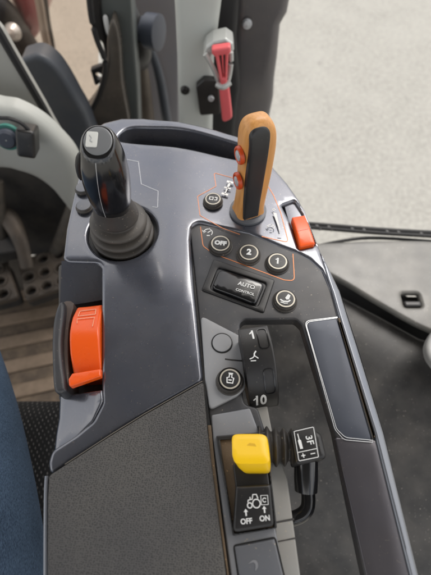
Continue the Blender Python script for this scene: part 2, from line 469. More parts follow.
# pedals: a tread plate with round holes on an arm
M_pedal = mat('worn_muddy_pedal', (.06, .05, .041), .55, .35, dust=.9, dust_col=(.17, .13, .095), bump=(300, .4, .001))
M_arm = mat('pedal_arm_metal', (.05, .045, .04), .6, .3, dust=.7)
M_leather_grip = mat('worn_black_rubber', (.02, .02, .021), .42, dust=.1, bump=(900, .1, .0003))
def pedal(label, corners, z, rows, cols, arm_to):
    pts = L(corners, z); c = np.mean(np.array([p[:2] for p in pts]), 0)
    rt = thing('pedal', label, 'pedal', (c[0], c[1] + .05, FZ), 'pedals on the cab floor')
    def bil(u, v):
        a, b, d, e = (np.array(p[:2]) for p in pts)          # tl, tr, br, bl
        return (a*(1-u) + b*u)*(1-v) + (e*(1-u) + d*u)*v
    holes = [circle(*bil((i + .5)/cols, (j + .5)/rows), .0105, 20, .0095) for i in range(cols) for j in range(rows)]
    pcs = [(shell(fillet(pts, .012), holes, r=.004, depth=.012, z=z, grid=.01, step=.004), M_pedal)]
    for h in holes:
        hh = np.mean(np.array(h), 0)
        pcs.append((lathe([(.0165, -.001), (.0165, .002), (.0155, .003), (.013, .003), (.0115, .0015), (.0112, -.003)], 20, T(hh[0], hh[1], z)), M_pedal))
    obj('tread_plate', pcs, rt)
    obj('backing', [(shell(fillet(pts, .012), r=.002, depth=.02, z=z - .013, grid=.05, step=.02), M_black2)], rt)
    obj('pedal_arm', [(tube([(c[0], c[1], z - .03), (c[0] + .01, c[1] + .06, z - .01), arm_to], [.016, .016, .014], 10, 5), M_arm)], rt)
pedal('wide dirty brake pedal with three columns of round holes nearest the console', [(17, 259), (66, 247), (70, 285), (25, 301)], -.47, 3, 3, (-.27, .60, -.30))
pedal('muddy pedal half out of frame beside the wide holed pedal', [(-40, 266), (7, 262), (19, 297), (-38, 312)], -.46, 3, 2, (-.45, .60, -.30))
lp = thing('pedal_lever', 'mud caked bent metal lever above the pedals at the left edge', 'lever', tuple(P(5, 240, -.45)))
q = [P(-60, 212, -.38), P(-10, 214, -.38), P(8, 218, -.38), P(20, 240, -.40), P(27, 268, -.44)]
obj('pedal_lever_arm', [(tube(q, [.022, .022, .021, .016, .014], 12, 5, flat=.6), M_pedal)], lp)
obj('lever_pad', [(shell(fillet(L([(-30, 222), (8, 222), (20, 250), (-30, 258)], -.41), .01), r=.004, depth=.03, z=-.41, grid=.03, step=.01), M_black2)], lp)

rf = thing('unseen_cab_roof', 'unseen grey cab roof lining added to darken reflections in the console', 'cab roof', (-.2, .1, .80))  # out of view, added to grade the reflections along the console top
obj('roof_lining', [(shell(smooth([(-.97, -.68), (.45, -.68), (.53, -.6), (.53, .35), (.42, .56), (.1, .66), (-.25, .69), (-.6, .66), (-.9, .5), (-.97, .3)], 5), r=.03, depth=.05, z=.88, grid=.1, step=.05, bottom=True), mat('roof_lining_grey', (.20, .20, .20), .8))], rf)

# ------------------------------------------------------------------ dashboard side, posts and pillars
M_pod = mat('light_grey_green_plastic', (.40, .41, .385), .5, dust=.25, bump=(900, .08, .0003))
M_dash = mat('grey_dashboard', (.36, .36, .335), .45, dust=.2, bump=(700, .1, .0004))
M_slate = mat('slate_grey_post', (.045, .054, .068), .5, dust=.15)
M_pillar = mat('grey_green_pillar', (.50, .52, .49), .5, dust=.2)
M_dgreen = mat('dark_grey_green_post', (.085, .098, .096), .5, dust=.2)
M_seal = mat('black_rubber', (.010, .010, .011), .5)
M_brown = mat('brown_dusty_sill', (.075, .066, .058), .25, dust=.5)
M_hood = mat('maroon_paint', (.20, .02, .03), .3, coat=.5)
M_bluegrey = mat('blue_grey_plastic', (.045, .052, .07), .45)

M_cover = mat('pale_grey_cover', (.33, .33, .32), .45, dust=.2)
pod = thing('steering_pod', 'pale grey curved steering column cover with a black key switch', 'column cover', tuple(PY(30, 170, .48)))
pl = smooth(LY([(-60, 106), (0, 110), (18, 114), (40, 126), (58, 142), (72, 158), (79, 174), (80, 190), (78, 212), (70, 215), (62, 206), (50, 192), (35, 181), (18, 175), (0, 172), (-60, 172)], .48), 5)
obj('cover', [(shell(pl, r=.018, depth=.03, grid=.012, step=.006, M=YF(.48)), M_pod)], pod)
lp_ = smooth(LY([(-60, 119), (0, 120), (10, 121), (20, 125), (28, 132)], .442), 5, closed=False)
obj('seam', [(tube([(p[0], .446, p[1]) for p in lp_], .0025, 8), M_seal)], pod)
kb = PY(28, 140, .45)
obj('key_switch', [(shell(rect(0, 0, .024, .038, .005), r=.004, depth=.03, z=.018, grid=.01, step=.004, M=frame((kb.x, kb.y, kb.z), (1, 0, -.25), (.15, -1, .35))), M_black)], pod)
kb2 = PY(8, 137, .455)
obj('key_ring', [(lathe([(.001, .012), (.010, .012), (.013, .009), (.014, 0)], 28, frame(kb2, (1, 0, 0), (.15, -1, .3))), M_bluegrey),
                 (lathe([(.014, -.004), (.0175, -.004), (.0175, .003), (.014, .003)], 28, frame(kb2, (1, 0, 0), (.15, -1, .3))), mat('teal_ring', (.03, .16, .13), .4))], pod)
dp = LY([(-60, -10), (-30, 0), (0, 34), (22, 72), (42, 106), (52, 124), (66, 148), (60, 160), (-60, 160)], .56)
dash = thing('dashboard', 'grey dashboard side panel with a black edge at upper left', 'dashboard', tuple(PY(10, 140, .56)))
obj('dash_panel', [(shell(fillet(dp, .01), r=.012, depth=.02, grid=.02, step=.01, M=YF(.56)), M_dash)], dash)
obj('edge_strip', [(tube([PY(x, y, .565) for x, y in ((-8, 22), (0, 34), (22, 72), (42, 106), (52, 124), (66, 148))], .006, 8, 4), M_seal)], dash)
po = smooth(LY([(20, 66), (28, 58), (40, 57), (54, 66), (66, 82), (77, 101), (88, 122), (100, 165), (70, 170), (55, 140), (38, 100)], .64), 4)
tag(obj('windscreen_post', [(shell(po, r=.010, depth=.04, grid=.015, step=.008, M=YF(.64)), M_slate)]), 'dark slate blue curved post behind the pale column cover', 'post')
hd = thing('tractor_hood', 'blurry maroon tractor hood corner seen at the upper left', 'hood', tuple(PY(15, 20, 1.1)))
ho = smooth(LY([(-60, -60), (-10, -60), (22, -30), (32, 0), (38, 22), (37, 38), (31, 47), (22, 42), (12, 22), (-2, -5), (-60, -40)], 1.1), 4)
obj('hood_side', [(shell(ho, r=.05, depth=.25, grid=.04, step=.02, M=YF(1.1)), M_hood)], hd)
obj('grille_edge', [(tube([PY(x, y, 1.08) for x, y in ((-15, -5), (2, 12), (14, 34), (28, 54), (40, 66))], [.03, .035, .04, .04, .035], 10, 4), M_seal)], hd)
obj('headlight', [(lathe([(.0005, .02), (.012, .018), (.02, 0)], 20, frame(PY(13, 32, 1.03), (1, 0, 0), (0, -1, .3))), M_silver)], hd)
obj('trim_strip', [(tube([PY(x, y, 1.0) for x, y in ((33, -20), (39, 0), (44, 30), (50, 58))], .010, 8, 3), mat('pale_trim', (.35, .31, .27), .5)),
                   (tube([PY(x, y, 1.02) for x, y in ((40, -20), (45, 20), (50, 46), (48, 60))], .012, 8, 3), M_black)], hd)

gl = bpy.data.materials.new('tinted_window_glass'); gl.use_nodes = True
n_ = gl.node_tree.nodes; l_ = gl.node_tree.links; n_.clear()
out = n_.new('ShaderNodeOutputMaterial'); tr = n_.new('ShaderNodeBsdfTransparent'); tr.inputs[0].default_value = (.93, .86, .80, 1)
gs = n_.new('ShaderNodeBsdfGlossy'); gs.inputs['Roughness'].default_value = .03; mx = n_.new('ShaderNodeMixShader'); mx.inputs[0].default_value = .05
l_.new(tr.outputs[0], mx.inputs[1]); l_.new(gs.outputs[0], mx.inputs[2]); l_.new(mx.outputs[0], out.inputs[0])
wg = LY([(-120, -160), (98, -160), (98, 118), (-120, 118)], .78)
tag(obj('window_glass', [(shell(fillet(wg, .01), r=.001, depth=.005, grid=.2, step=.1, M=YF(.78), bottom=True), gl)]), 'lightly tinted front window pane with pale gravel seen through it', 'window')

dpz = LY([(93, -60), (127, -60), (131, 0), (134, 40), (138, 90), (140, 150), (108, 150), (107, 100), (104, 50), (96, 0)], .74)
dpo = thing('door_post', 'dark green grey post with a black hinge strip on its left edge', 'post', tuple(PY(120, 140, .74)))
obj('post_body', [(shell(fillet(dpz, .01), r=.006, depth=.05, grid=.02, step=.01, M=YF(.74)), M_dgreen)], dpo)
obj('hinge_strip', [(shell(fillet(LY([(84, -60), (97, -60), (102, 20), (112, 62), (106, 62), (102, 44), (96, 38), (90, 22)], .735), .006), r=.006, depth=.03, grid=.02, step=.008, M=YF(.735)), M_black)], dpo)
obj('bracket', [(shell(fillet(LY([(90, 70), (101, 66), (104, 72), (102, 82), (95, 87)], .73), .004), [circle(*LY([(98.5, 77)], .73)[0][:2], .007, 16)], r=.003, depth=.012, grid=.02, step=.005, M=YF(.73)), M_black)], dpo)
obj('sticker', [(shell(smooth(LY([(103, 18), (107, 17), (110, 33), (107, 35)], .722), 4), r=.001, depth=.002, grid=.02, step=.005, M=YF(.722)), M_white)], dpo)
sl = smooth(LY([(112, 20), (119, 40), (122, 80), (126, 150), (60, 150), (80, 122), (93, 105), (103, 84), (107, 62), (107, 40)], .71), 4)
tag(obj('door_sill', [(shell(sl, r=.004, depth=.05, grid=.015, step=.008, M=YF(.71)), M_brown)]), 'brown dusty curved sill at the foot of the dark post', 'sill')
bk = LY([(126, -60), (180, -60), (180, 150), (126, 150)], .92)
tag(obj('door_panel', [(shell(fillet(bk, .01), r=.01, depth=.04, grid=.04, step=.02, M=YF(.92)), mat('grey_mauve_panel', (.22, .215, .23), .35, dust=.3))]), 'grey door panel between the dark post and the pale pillar', 'door panel')
tag(obj('window_gasket', [(tube([PY(x, y, .70) for x, y in ((78, 128), (90, 112), (100, 92), (105, 72), (104, 58), (97, 40), (91, 15), (87, -30))], .005, 8, 4), M_seal)]), 'thin black gasket along the curved edge of the front window', 'gasket')
hg = thing('strap_clamp', 'blue grey round clamp on a dark stalk left of the pale pillar', 'clamp', tuple(PY(140, 60, .80)))
a_ = PY(133, 28, .82); b_ = PY(159, 33, .80)
obj('clamp_barrel', [(tube([a_, a_.lerp(b_, .5), a_.lerp(b_, .55), b_, b_ + (b_ - a_)*.02], [.020, .024, .030, .031, .026], 24), M_bluegrey)], hg)
obj('stalk', [(tube([PY(130, 6, .82), PY(136, 30, .81), PY(140, 50, .82), PY(141, 62, .84)], [.012, .02, .024, .018], 14, 4), M_black)], hg)
obj('lower_bracket', [(tube([PY(141, 62, .85), PY(143, 85, .86), PY(147, 125, .86)], [.012, .018, .02], 12, 4), mat('rusty_bracket', (.07, .055, .042), .6, dust=.5))], hg)
obj('strut', [(tube([PY(150, 48, .88), PY(160, 80, .88), PY(168, 130, .88)], [.009, .011, .012], 10, 3), M_slate)], hg)

pil = thing('cab_pillar', 'pale grey green cab pillar carrying the hammer bracket', 'pillar', tuple(PY(195, 150, .60)))
pp = LY([(172, -60), (228, -60), (222, 0), (214, 62), (212, 150), (179, 150), (177, 60), (174, 0)], .60)
hp = LY([(185, 90)], .60)[0]
obj('pillar_body', [(shell(fillet(pp, .006), r=.012, depth=.07, grid=.015, step=.008, M=YF(.60)), M_pillar)], pil)
obj('hole_plug', [(lathe([(.0005, .004), (.005, .004), (.007, .002), (.0075, -.002)], 20, frame((hp[0], .599, hp[1]), (1, 0, 0), (0, -1, 0))), M_black)], pil)
obj('bracket_plate', [(shell(fillet(LY([(196, 87), (204, 80), (218, 81), (221, 114), (200, 116)], .588), .005), r=.002, depth=.012, grid=.02, step=.005, M=YF(.588)), M_black)], pil)
bp_ = PY(211, 98, .586)
obj('bolt', [(lathe([(.0005, .004), (.004, .004), (.005, .002), (.005, 0)], 14, frame(bp_, (1, 0, 0), (0, -1, 0))), M_greyprint)], pil)
sb = LY([(208, -60), (244, -60), (240, 0), (237, 40), (240, 70), (241, 90), (238, 108), (234, 150), (205, 150), (212, 60)], .63)
tag(obj('rubber_seal', [(shell(fillet(sb, .006), r=.01, depth=.04, grid=.02, step=.008, M=YF(.63)), M_seal)]), 'black rubber door seal behind the red hammer', 'seal')
df = thing('door_frame', 'dark grey door frame between the rubber seal and the gravel', 'door frame', tuple(PY(255, 150, .66)))
dd = LY([(234, -60), (300, -60), (293, -10), (288, 16), (281, 28), (278, 60), (275, 82), (274, 100), (268, 130), (262, 165), (222, 165), (232, 60)], .66)
obj('frame_post', [(shell(fillet(dd, .008), r=.016, depth=.05, grid=.015, step=.008, M=YF(.66)), mat('frame_grey', (.115, .108, .110), .22, .2, dust=.25))], df)
obj('rivet', [(lathe([(.0005, .005), (.006, .004), (.008, 0)], 16, frame(PY(247, 24, .655), (1, 0, 0), (0, -1, 0))), M_greyprint)], df)
# emergency hammer
M_pink = mat('faded_red_plastic', (.72, .12, .13), .4)
M_chrome = mat('dull_silver_plastic', (.50, .51, .49), .35, .3)
hm = thing('emergency_hammer', 'faded red emergency hammer with silver head clipped to the pale pillar', 'hammer', tuple(PY(225, 120, .575)))
hh = LY([(203, 51), (206, 43), (213, 38), (226, 35), (233, 40), (234, 47), (230, 52), (226, 47), (213, 50), (209, 56)], .575)
obj('head', [(shell(fillet(hh, .003), r=.004, depth=.03, grid=.01, step=.003, M=YF(.565)), M_chrome)], hm)
vp = LY([(211.5, 50, .003), (230.5, 47, .003), (231, 53, .003), (228.5, 56, .002), (227, 82), (229.3, 90), (232.5, 119, .007), (222.5, 124, .007), (219.5, 92), (220.5, 84), (215.5, 58, .002), (212, 55, .003)], .548)
vh = LY([(219, 56.5), (221.3, 56.2), (223.2, 78), (222.6, 78)], .548)
vh2 = LY([(223.4, 56), (225.4, 55.7), (224.8, 78), (224.2, 78)], .548)
obj('handle', [(shell(fillet(vp, .004), [fillet(vh, .0008), fillet(vh2, .0008)], r=.0035, depth=.012, grid=.004, step=.002, M=YF(.548)), M_pink)], hm)
obj('clip_frame', [(tube([PY(205, 54, .56), PY(212, 66, .56), PY(219, 82, .56), PY(223, 88, .56), PY(228, 81, .56), PY(231, 64, .56), PY(231, 52, .56)], .0035, 10, 4), M_chrome),
                   (tube([PY(217, 84, .553), PY(223, 87, .548), PY(230, 82, .553)], .0045, 10, 4), M_chrome)], hm)

# ------------------------------------------------------------------ wheel arch trim on the right, wiper, seat, person
M_fender = mat('dusty_black_trim', (.020, .0195, .019), .46, dust=.6, dust_col=(.20, .18, .155), bump=(500, .12, .0006), var=.2)
M_fender2 = mat('dusty_shelf_sheen', (.088, .086, .079), .36, dust=.8, dust_col=(.30, .28, .24), bump=(500, .1, .0006))  # dusty trim plastic with the shelf's pale sheen lightened into the base
wa = thing('wheel_arch_trim', 'black dusty wheel arch trim with a moulded shelf right of the console', 'wheel arch trim', (.2, .1, -.4))
lowp = L([(280, 266), (336, 292), (380, 315), (420, 337), (560, 375), (600, 760), (190, 760), (190, 250)], -.23)
def zlow(x, y):
    q = P(410, 345, -.23); u = max(0, (q.x - x) * .75 + (q.y - y) * .9)
    return -2.4 * u * u / (1 + 3*u)
obj('arch_cover', [(shell(fillet(lowp, .01), r=.008, depth=.1, z=-.23, zf=zlow, grid=.015, step=.008), M_fender)], wa)
cub = rect(P(412, 300, -.2).x, P(412, 300, -.2).y, .025, .022, .004)
shp = smooth(L([(250, 246), (290, 244), (330, 242), (380, 240), (440, 241), (540, 252), (600, 330), (520, 345), (450, 337), (424, 328), (408, 320), (380, 304), (340, 280), (300, 260), (260, 250)], -.2), 5)
obj('shelf', [(shell(shp, [cub], r=.005, depth=.007, z=-.2, grid=.007, step=.003), M_fender2)], wa)
c0 = P(412, 300, -.2)
obj('arch_gap', [(shell(fillet(L([(250, 240), (340, 262), (380, 280), (440, 310), (560, 330), (560, 400), (420, 360), (330, 310), (250, 280)], -.24), .01), r=.002, depth=.01, z=-.245, grid=.05, step=.02), M_seal)], wa)
obj('latch_pocket', [(box((c0.x - .02, c0.y - .016, -.225), (c0.x + .02, c0.y + .016, -.22)), M_seal),
                     (shell(rect(c0.x, c0.y - .006, .024, .009, .003), r=.003, depth=.02, z=-.199, grid=.01, step=.003), M_black)], wa)
tag(obj('side_cover', [(shell(smooth(L([(456, 312), (438, 326), (429, 339), (427.5, 350), (433, 362), (448, 374), (500, 394), (500, 312)], -.17), 5), r=.005, depth=.012, z=-.17, grid=.012, step=.003), M_cover)]), 'light grey rounded cover cut by the right edge of the photo', 'cover')
wp = thing('window_wiper', 'black window wiper lying across the gravel view beside the orange rocker', 'wiper', tuple(P(370, 232, -.22)))
WY = lambda px, py: P(px, py, -.22)
obj('wiper_arm', [(tube([WY(285, 222), WY(330, 225.5), WY(380, 229.5), WY(450, 233.5)], .0034, 8, 4), M_black)], wp)
obj('blade', [(tube([WY(285, 225.2), WY(330, 229), WY(380, 233), WY(450, 237)], .0032, 8, 4), M_black)], wp)
pcs = []
for k in range(14):
    x = 292 + k*11.5; y = 222.6 + (x - 285)*.068
    if k % 3 != 1: obj('blade_link', [(tube([WY(x, y), WY(x + 6, y + 5)], .0026, 6), M_black)], wp)
tag(obj('shelf_rim', [(tube([P(300, 250, -.23), P(345, 240.5, -.23), P(380, 238, -.23), P(450, 243, -.23)], .0028, 8, 4), M_seal)]), 'thin black window rim along the far edge of the shelf', 'rim')

def m_seat():
    m = mat('dotted_seat_fabric', (.014, .013, .012), .85)
    n = m.node_tree.nodes; l = m.node_tree.links; b = n['Principled BSDF']; geo = n.new('ShaderNodeNewGeometry')
    mp = n.new('ShaderNodeMapping'); mp.inputs['Rotation'].default_value = (0, 0, R(35)); mp.inputs['Scale'].default_value = (230, 115, 90); l.new(geo.outputs['Position'], mp.inputs[0])
    br = n.new('ShaderNodeTexBrick'); br.inputs['Scale'].default_value = 1; br.inputs['Mortar Size'].default_value = .28; br.inputs['Brick Width'].default_value = .9; br.inputs['Row Height'].default_value = .8
    br.inputs['Color1'].default_value = (.15, .14, .13, 1); br.inputs['Color2'].default_value = (.05, .048, .045, 1); br.inputs['Mortar'].default_value = (.010, .0095, .009, 1)
    l.new(mp.outputs[0], br.inputs['Vector']); l.new(br.outputs['Color'], b.inputs['Base Color'])
    return m
sz = -.2
sc_ = L([(70, 396, .01), (58, 660), (-400, 660), (-260, 396)], sz)
se = thing('driver_seat', 'black driver seat cushion with dashed fabric between jeans and console', 'seat', (-.3, -.1, FZ))
obj('cushion', [(shell(fillet(sc_, .03), r=.03, depth=.14, z=sz, grid=.02, step=.01), m_seat())], se)
obj('seat_base', [(box((-.42, -.34, FZ + .002), (-.14, -.06, sz - .13)), M_black2)], se)
def m_denim():
    m = mat('blue_denim', (.06, .10, .17), .85)
    n = m.node_tree.nodes; l = m.node_tree.links; b = n['Principled BSDF']; geo = n.new('ShaderNodeNewGeometry')
    mp = n.new('ShaderNodeMapping'); mp.inputs['Scale'].default_value = (1500, 230, 1500); mp.inputs['Rotation'].default_value = (0, 0, R(12)); l.new(geo.outputs['Position'], mp.inputs[0])
    nz = n.new('ShaderNodeTexNoise'); nz.inputs['Scale'].default_value = 1; nz.inputs['Detail'].default_value = 3; l.new(mp.outputs[0], nz.inputs['Vector'])
    n2 = n.new('ShaderNodeTexNoise'); n2.inputs['Scale'].default_value = 18; n2.inputs['Detail'].default_value = 4; l.new(geo.outputs['Position'], n2.inputs['Vector'])
    h2 = n.new('ShaderNodeMath'); h2.operation = 'MULTIPLY_ADD'; h2.inputs[1].default_value = .45; h2.inputs[2].default_value = .275; l.new(n2.outputs['Fac'], h2.inputs[0])
    ad = n.new('ShaderNodeMath'); ad.operation = 'ADD'; l.new(nz.outputs['Fac'], ad.inputs[0]); l.new(h2.outputs[0], ad.inputs[1])
    cr = n.new('ShaderNodeValToRGB'); e = cr.color_ramp.elements
    e[0].position = .75/2; e[0].color = (.016, .036, .07, 1); e[1].position = 1.3/2; e[1].color = (.12, .19, .30, 1)
    hf = n.new('ShaderNodeMath'); hf.operation = 'MULTIPLY'; hf.inputs[1].default_value = .5; l.new(ad.outputs[0], hf.inputs[0])
    l.new(hf.outputs[0], cr.inputs[0]); l.new(cr.outputs[0], b.inputs['Base Color'])
    bp = n.new('ShaderNodeBump'); bp.inputs['Strength'].default_value = .5; bp.inputs['Distance'].default_value = .0006; l.new(nz.outputs['Fac'], bp.inputs['Height']); l.new(bp.outputs[0], b.inputs['Normal'])
    return m
zt = -.115
hip = P(51, 680, zt) + Vector((-.090, 0, 0)); mid = P(20, 455, zt) + Vector((-.088, 0, 0)); kn = P(-22, 320, zt) + Vector((-.080, 0, 0))
leg = [hip + Vector((0, -.12, 0)), hip, mid, kn, kn + Vector((-.05, .06, -.015)), kn + Vector((-.16, .11, -.08)), kn + Vector((-.40, .14, -.22)), kn + Vector((-.55, .16, -.32))]
tag(obj('person', [(tube(leg, [.085, .086, .084, .074, .070, .062, .052, .05], 28, 8, flat=.96), m_denim())], sharp=60), 'person in blue jeans, right thigh along the seat', 'person')

# ------------------------------------------------------------------ THE CONSOLE
con = thing('control_console', 'grey tractor armrest console with joystick, wooden lever, buttons and orange switches', 'control console', (0.0, .2, -.09))
BODY = [(88, 133), (94, 126), (103, 120.5), (121, 116), (143, 116), (180, 121), (215, 127.5), (238, 134), (258, 147), (273, 164), (288, 181), (300, 198), (308, 215), (318, 240), (340, 288), (358, 344), (385, 432), (420, 575), (436, 645),
        (426, 645), (410, 575), (374, 432), (364, 400), (338, 315), (331, 290), (322, 269), (310, 258), (298, 251.5), (279, 244.5), (250, 232), (199, 221.5), (191.5, 226), (190.5, 240), (194, 288), (199, 338), (203.5, 380),
        (144, 413), (110, 434), (48, 474), (46.5, 462), (50, 450), (75, 434), (92, 420), (101, 402), (100.5, 388), (100.5, 266), (97, 261), (67, 260), (61.5, 257), (65, 227), (72, 195), (79, 167), (83, 146)]
_r = [P(*q) for q in ((432, 700), (412, 575), (376, 432), (366, 400), (340, 315), (333, 290), (324, 269), (313, 245), (305, 214))]
RAIL_Y = [q.y for q in _r]; RAIL_X = [q.x + .001 for q in _r]; RAIL_Y1 = P(310, 240).y
def zmain(x, y):                       # the top is gently crowned and dips along a valley right of the joystick
    v = P(176, 270); dx = x - v.x
    zz = .0012 * math.cos(min(abs(dx) / .05, 1) * math.pi) - .0012
    xi = np.interp(y, RAIL_Y, RAIL_X); wgt = np.clip((RAIL_Y1 - y)/.05, 0, 1)
    return zz - .42 * max(0, x - xi) * wgt
body = fillet(L(BODY), .007, 4)
tray = smooth(L([(117, 137), (121, 130), (131, 125.5), (150, 125.5), (178, 128), (210, 134), (238, 142), (255, 150), (258, 158), (246, 160), (236, 157), (205, 151), (178, 146.5), (150, 142.5), (126, 140)]), 4)
jc = P(122, 230); jh = circle(jc.x, jc.y, .0328, 48, .0325)
bs = [P(84, 206), P(82, 187)]
sw = fillet(L([(282.5, 203.5), (295, 199), (303.5, 212), (316, 243), (300, 247.5), (290.5, 219)]), .0015)
slot = fillet(L([(281, 201), (297, 194), (303, 211.5), (289, 216)]), .002)
lev = P(248, 210)
lh = circle(lev.x, lev.y, .0165, 40)
smallb = [P(213, 200)]
holes = [tray, jh] + [sw]
obj('top_cover', [(shell(body, holes, r=.0032, depth=.075, z=0, zf=zmain, grid=.006, step=.0025), M_paint)], con)
# tray bottom and front pocket
tb = smooth(L([(112, 136), (118, 126), (150, 121), (215, 130), (268, 150), (262, 166), (178, 152), (120, 146)]), 4)
obj('front_tray', [(shell(tb, r=.001, depth=.012, z=-.028, grid=.012, step=.006), M_recess)], con)

# left slot with the orange throttle lever
obj('slot_ramp', [(shell(fillet(L([(57, 262), (104, 262), (104, 400), (57, 400)], -.03), .004), r=.001, depth=.02, z=-.034, grid=.01, step=.005), M_recess),
                  ((lambda a, b, c, d: ([tuple(a), tuple(b), tuple(c), tuple(d), tuple(a + Vector((0, 0, -.04))), tuple(d + Vector((0, 0, -.04)))], [(0, 3, 2, 1), (0, 4, 5, 3)]))(P(61.5, 261, -.004), P(102, 261, -.004), P(102, 300, -.022), P(60, 307, -.022)), M_paint, True)], con)
gd = smooth(L([(59, 303), (54, 318), (52, 340), (52.3, 365), (54.5, 391), (65, 391.5), (65.5, 384), (62.5, 362), (61.8, 338), (64.5, 305)]), 4)
obj('slot_guard', [(shell(gd, r=.003, depth=.07, z=.001, grid=.006, step=.002), M_panel)], con)
fl = fillet(L([(53.5, 391, .002), (103, 391, .001), (104.5, 402), (94, 422), (77, 436), (48, 453, .003), (50, 432), (53, 415)], -.006), .006)
obj('flank', [(shell(fl, r=.002, depth=.06, z=-.002, zf=lambda x, y: -.45*max(0, P(100, 400).x - x), grid=.006, step=.0025), M_paint)], con)
ol = thing_p = obj('throttle_lever', [(shell(fillet(L([(76, 305, .002), (101, 302, .001), (101, 372, .001), (72, 374, .001), (71, 355), (71.5, 335), (73, 318)], -.002), .004), r=.002, depth=.03, z=-.004,
        zf=lambda x, y: .010*math.sin(math.pi*min(max((y - P(85, 374).y)/(P(85, 303).y - P(85, 374).y), 0), 1)) - .002, grid=.004, step=.002), M_orange)], con)
lipm = frame(P(85, 375, .003), (1, .12, 0), (0, -.75, .66))
lw = mpp(85, 378)
ll = L([(71.5, 373, .001), (100.5, 368, .001), (100.5, 376, .001), (69, 387, .002), (68, 379, .001)], .004)
obj('finger_lip', [(shell(fillet(ll, .001), r=.0014, depth=.005, z=.0035, zf=lambda x, y: .10*(P(85, 375).y - y), grid=.003, step=.0015), M_orange)], ol)
mk = [(79, 309.5), (94.5, 307), (95, 313.5), (78, 316)]
mk2 = [(78, 324.5), (77.5, 319.5), (94.5, 317.5), (93.5, 328)]
def zol(y): return .0105*math.sin(math.pi*min(max((y - P(85, 374).y)/(P(85, 303).y - P(85, 374).y), 0), 1)) - .0055
def on_ol(pts, wd, closed):
    q = L(pts, .001); q = [tuple(a) for a in q]
    v, f = ribbon([a[:2] for a in resample(q, .002)] if closed else [a[:2] for a in q], wd, closed)
    return [(x, y, z + zol(y)) for x, y, z in v], f
obj('print_mark', [(on_ol(mk, .0006, True), mat('faded_print', (.85, .42, .25), .5)), (on_ol(mk2, .0006, False), mat('faded_print', (.85, .42, .25), .5))], ol)
gp = smooth(L([(64.5, 306), (62.5, 325), (62, 350), (64.5, 386), (70.5, 386), (70, 345), (71.5, 325), (75.5, 306)], -.012), 3)
obj('quadrant_plate', [(shell(gp, r=.001, depth=.03, z=-.006, grid=.01, step=.003), mat('rust_brown_plate', (.085, .06, .05), .6, dust=.6))], con)

# armrest pad
M_seamdust = mat('seam_dust', (.13, .118, .10), .85, dust=.6)
def inlay0(pts, z, wd, m):
    return ribbon(resample(L(pts, z), .003)[:-1][:int((sum(math.dist(a[:2], b[:2]) for a, b in zip(L(pts, z), L(pts, z)[1:])))/.003)], wd, False, z=z), m
pad = L([(203.5, 381.5, .002), (207.5, 431), (226, 575), (236, 650), (47, 650), (47, 575), (47.5, 500), (49, 475.5, .003), (110, 436), (144, 415)], .001)
obj('armrest_pad', [(shell(fillet(pad, .003), r=.0022, depth=.07, z=.002, grid=.012, step=.003), M_pad)], con)
obj('seam_dust', [inlay0([(202.5, 381), (144, 414), (110, 435), (49, 474.6)], .0002, .0006, M_seamdust)], con)
obj('pad_highlight_line', [(tube([P(45.6, 650, 0), P(45.4, 575, 0), P(45.6, 500, 0), P(46.5, 476, 0)], .0012, 8, 5), M_edge_hi)], con)  # highlight along the pad's left edge, built as a thin pale tube

# inner panel with the open channel
panel = fillet(L([(189, 219.5), (199, 219), (250, 230), (279, 242.5), (299, 249), (312, 256.5), (325, 268), (334, 290), (341, 315), (377, 432), (413, 575), (430, 650),
                  (240, 650), (229, 575), (205, 380), (201, 338), (191, 240)], -.004), .003)
CH = [(240, 324), (244, 319.5), (296, 319), (302, 325), (316, 371), (334.5, 431), (365, 575), (384, 650), (303, 650), (284.5, 575), (277, 536), (268, 440), (258, 408), (244, 404), (240.5, 370)]
chan = fillet(L(CH, -.004), .005)
obj('button_panel', [(shell(panel, [chan], r=.0016, depth=.011, z=-.004, grid=.008, step=.003), M_panel)], con)
# right side of the panel: glossy strip and inset pad with silver outline
gp2 = fillet(L([(335, 437), (376.5, 440), (413, 575), (428, 645), (384, 645), (366.5, 575)], -.003), .002)
obj('side_strip', [(shell(gp2, r=.001, depth=.006, z=-.003, grid=.01, step=.004), M_purple)], con)
ins = fillet(L([(305.5, 322, .005), (337, 318, .002), (372.5, 441, .003), (345, 438.5, .006), (336, 428, .006)], -.002), .004)
obj('inset_pad', [(shell(ins, r=.0012, depth=.006, z=-.0018, grid=.01, step=.003), M_inset),
                  (ribbon([p for p in resample(fillet(L([(304.6, 321, .005), (337.5, 317, .002), (337, 318, 0), (305.5, 322.2, .005), (336.6, 429, .006), (345.5, 437.6, .006), (373, 440.3, 0), (372.6, 442.3, 0), (344, 439.8, .006), (335, 429.5, .006)], -.002), .004), .003)], .0005, True, z=-.0019), M_silver)], con)
obj('grip_strip', [(ribbon(resample(L([(339, 318), (356, 375), (374.5, 438)], -.001), .002)[:-1][:int(1e9)], .0012, False, z=-.0015, th=.0006), M_dirt)], con)

# raised facet with blank round plug and button
fa = fillet(L([(200.5, 315, .003), (241, 336, .006), (246, 388, .008), (237, 396, .006), (209.5, 410, .003), (205, 380)], -.001), .003)
obj('switch_plate', [(shell(fa, r=.0015, depth=.008, z=-.0008, grid=.006, step=.002), M_mid),
                     (ribbon(L([(225, 359), (232, 360), (244, 361)], -.0007), .0011, z=-.0007), M_black)], con)
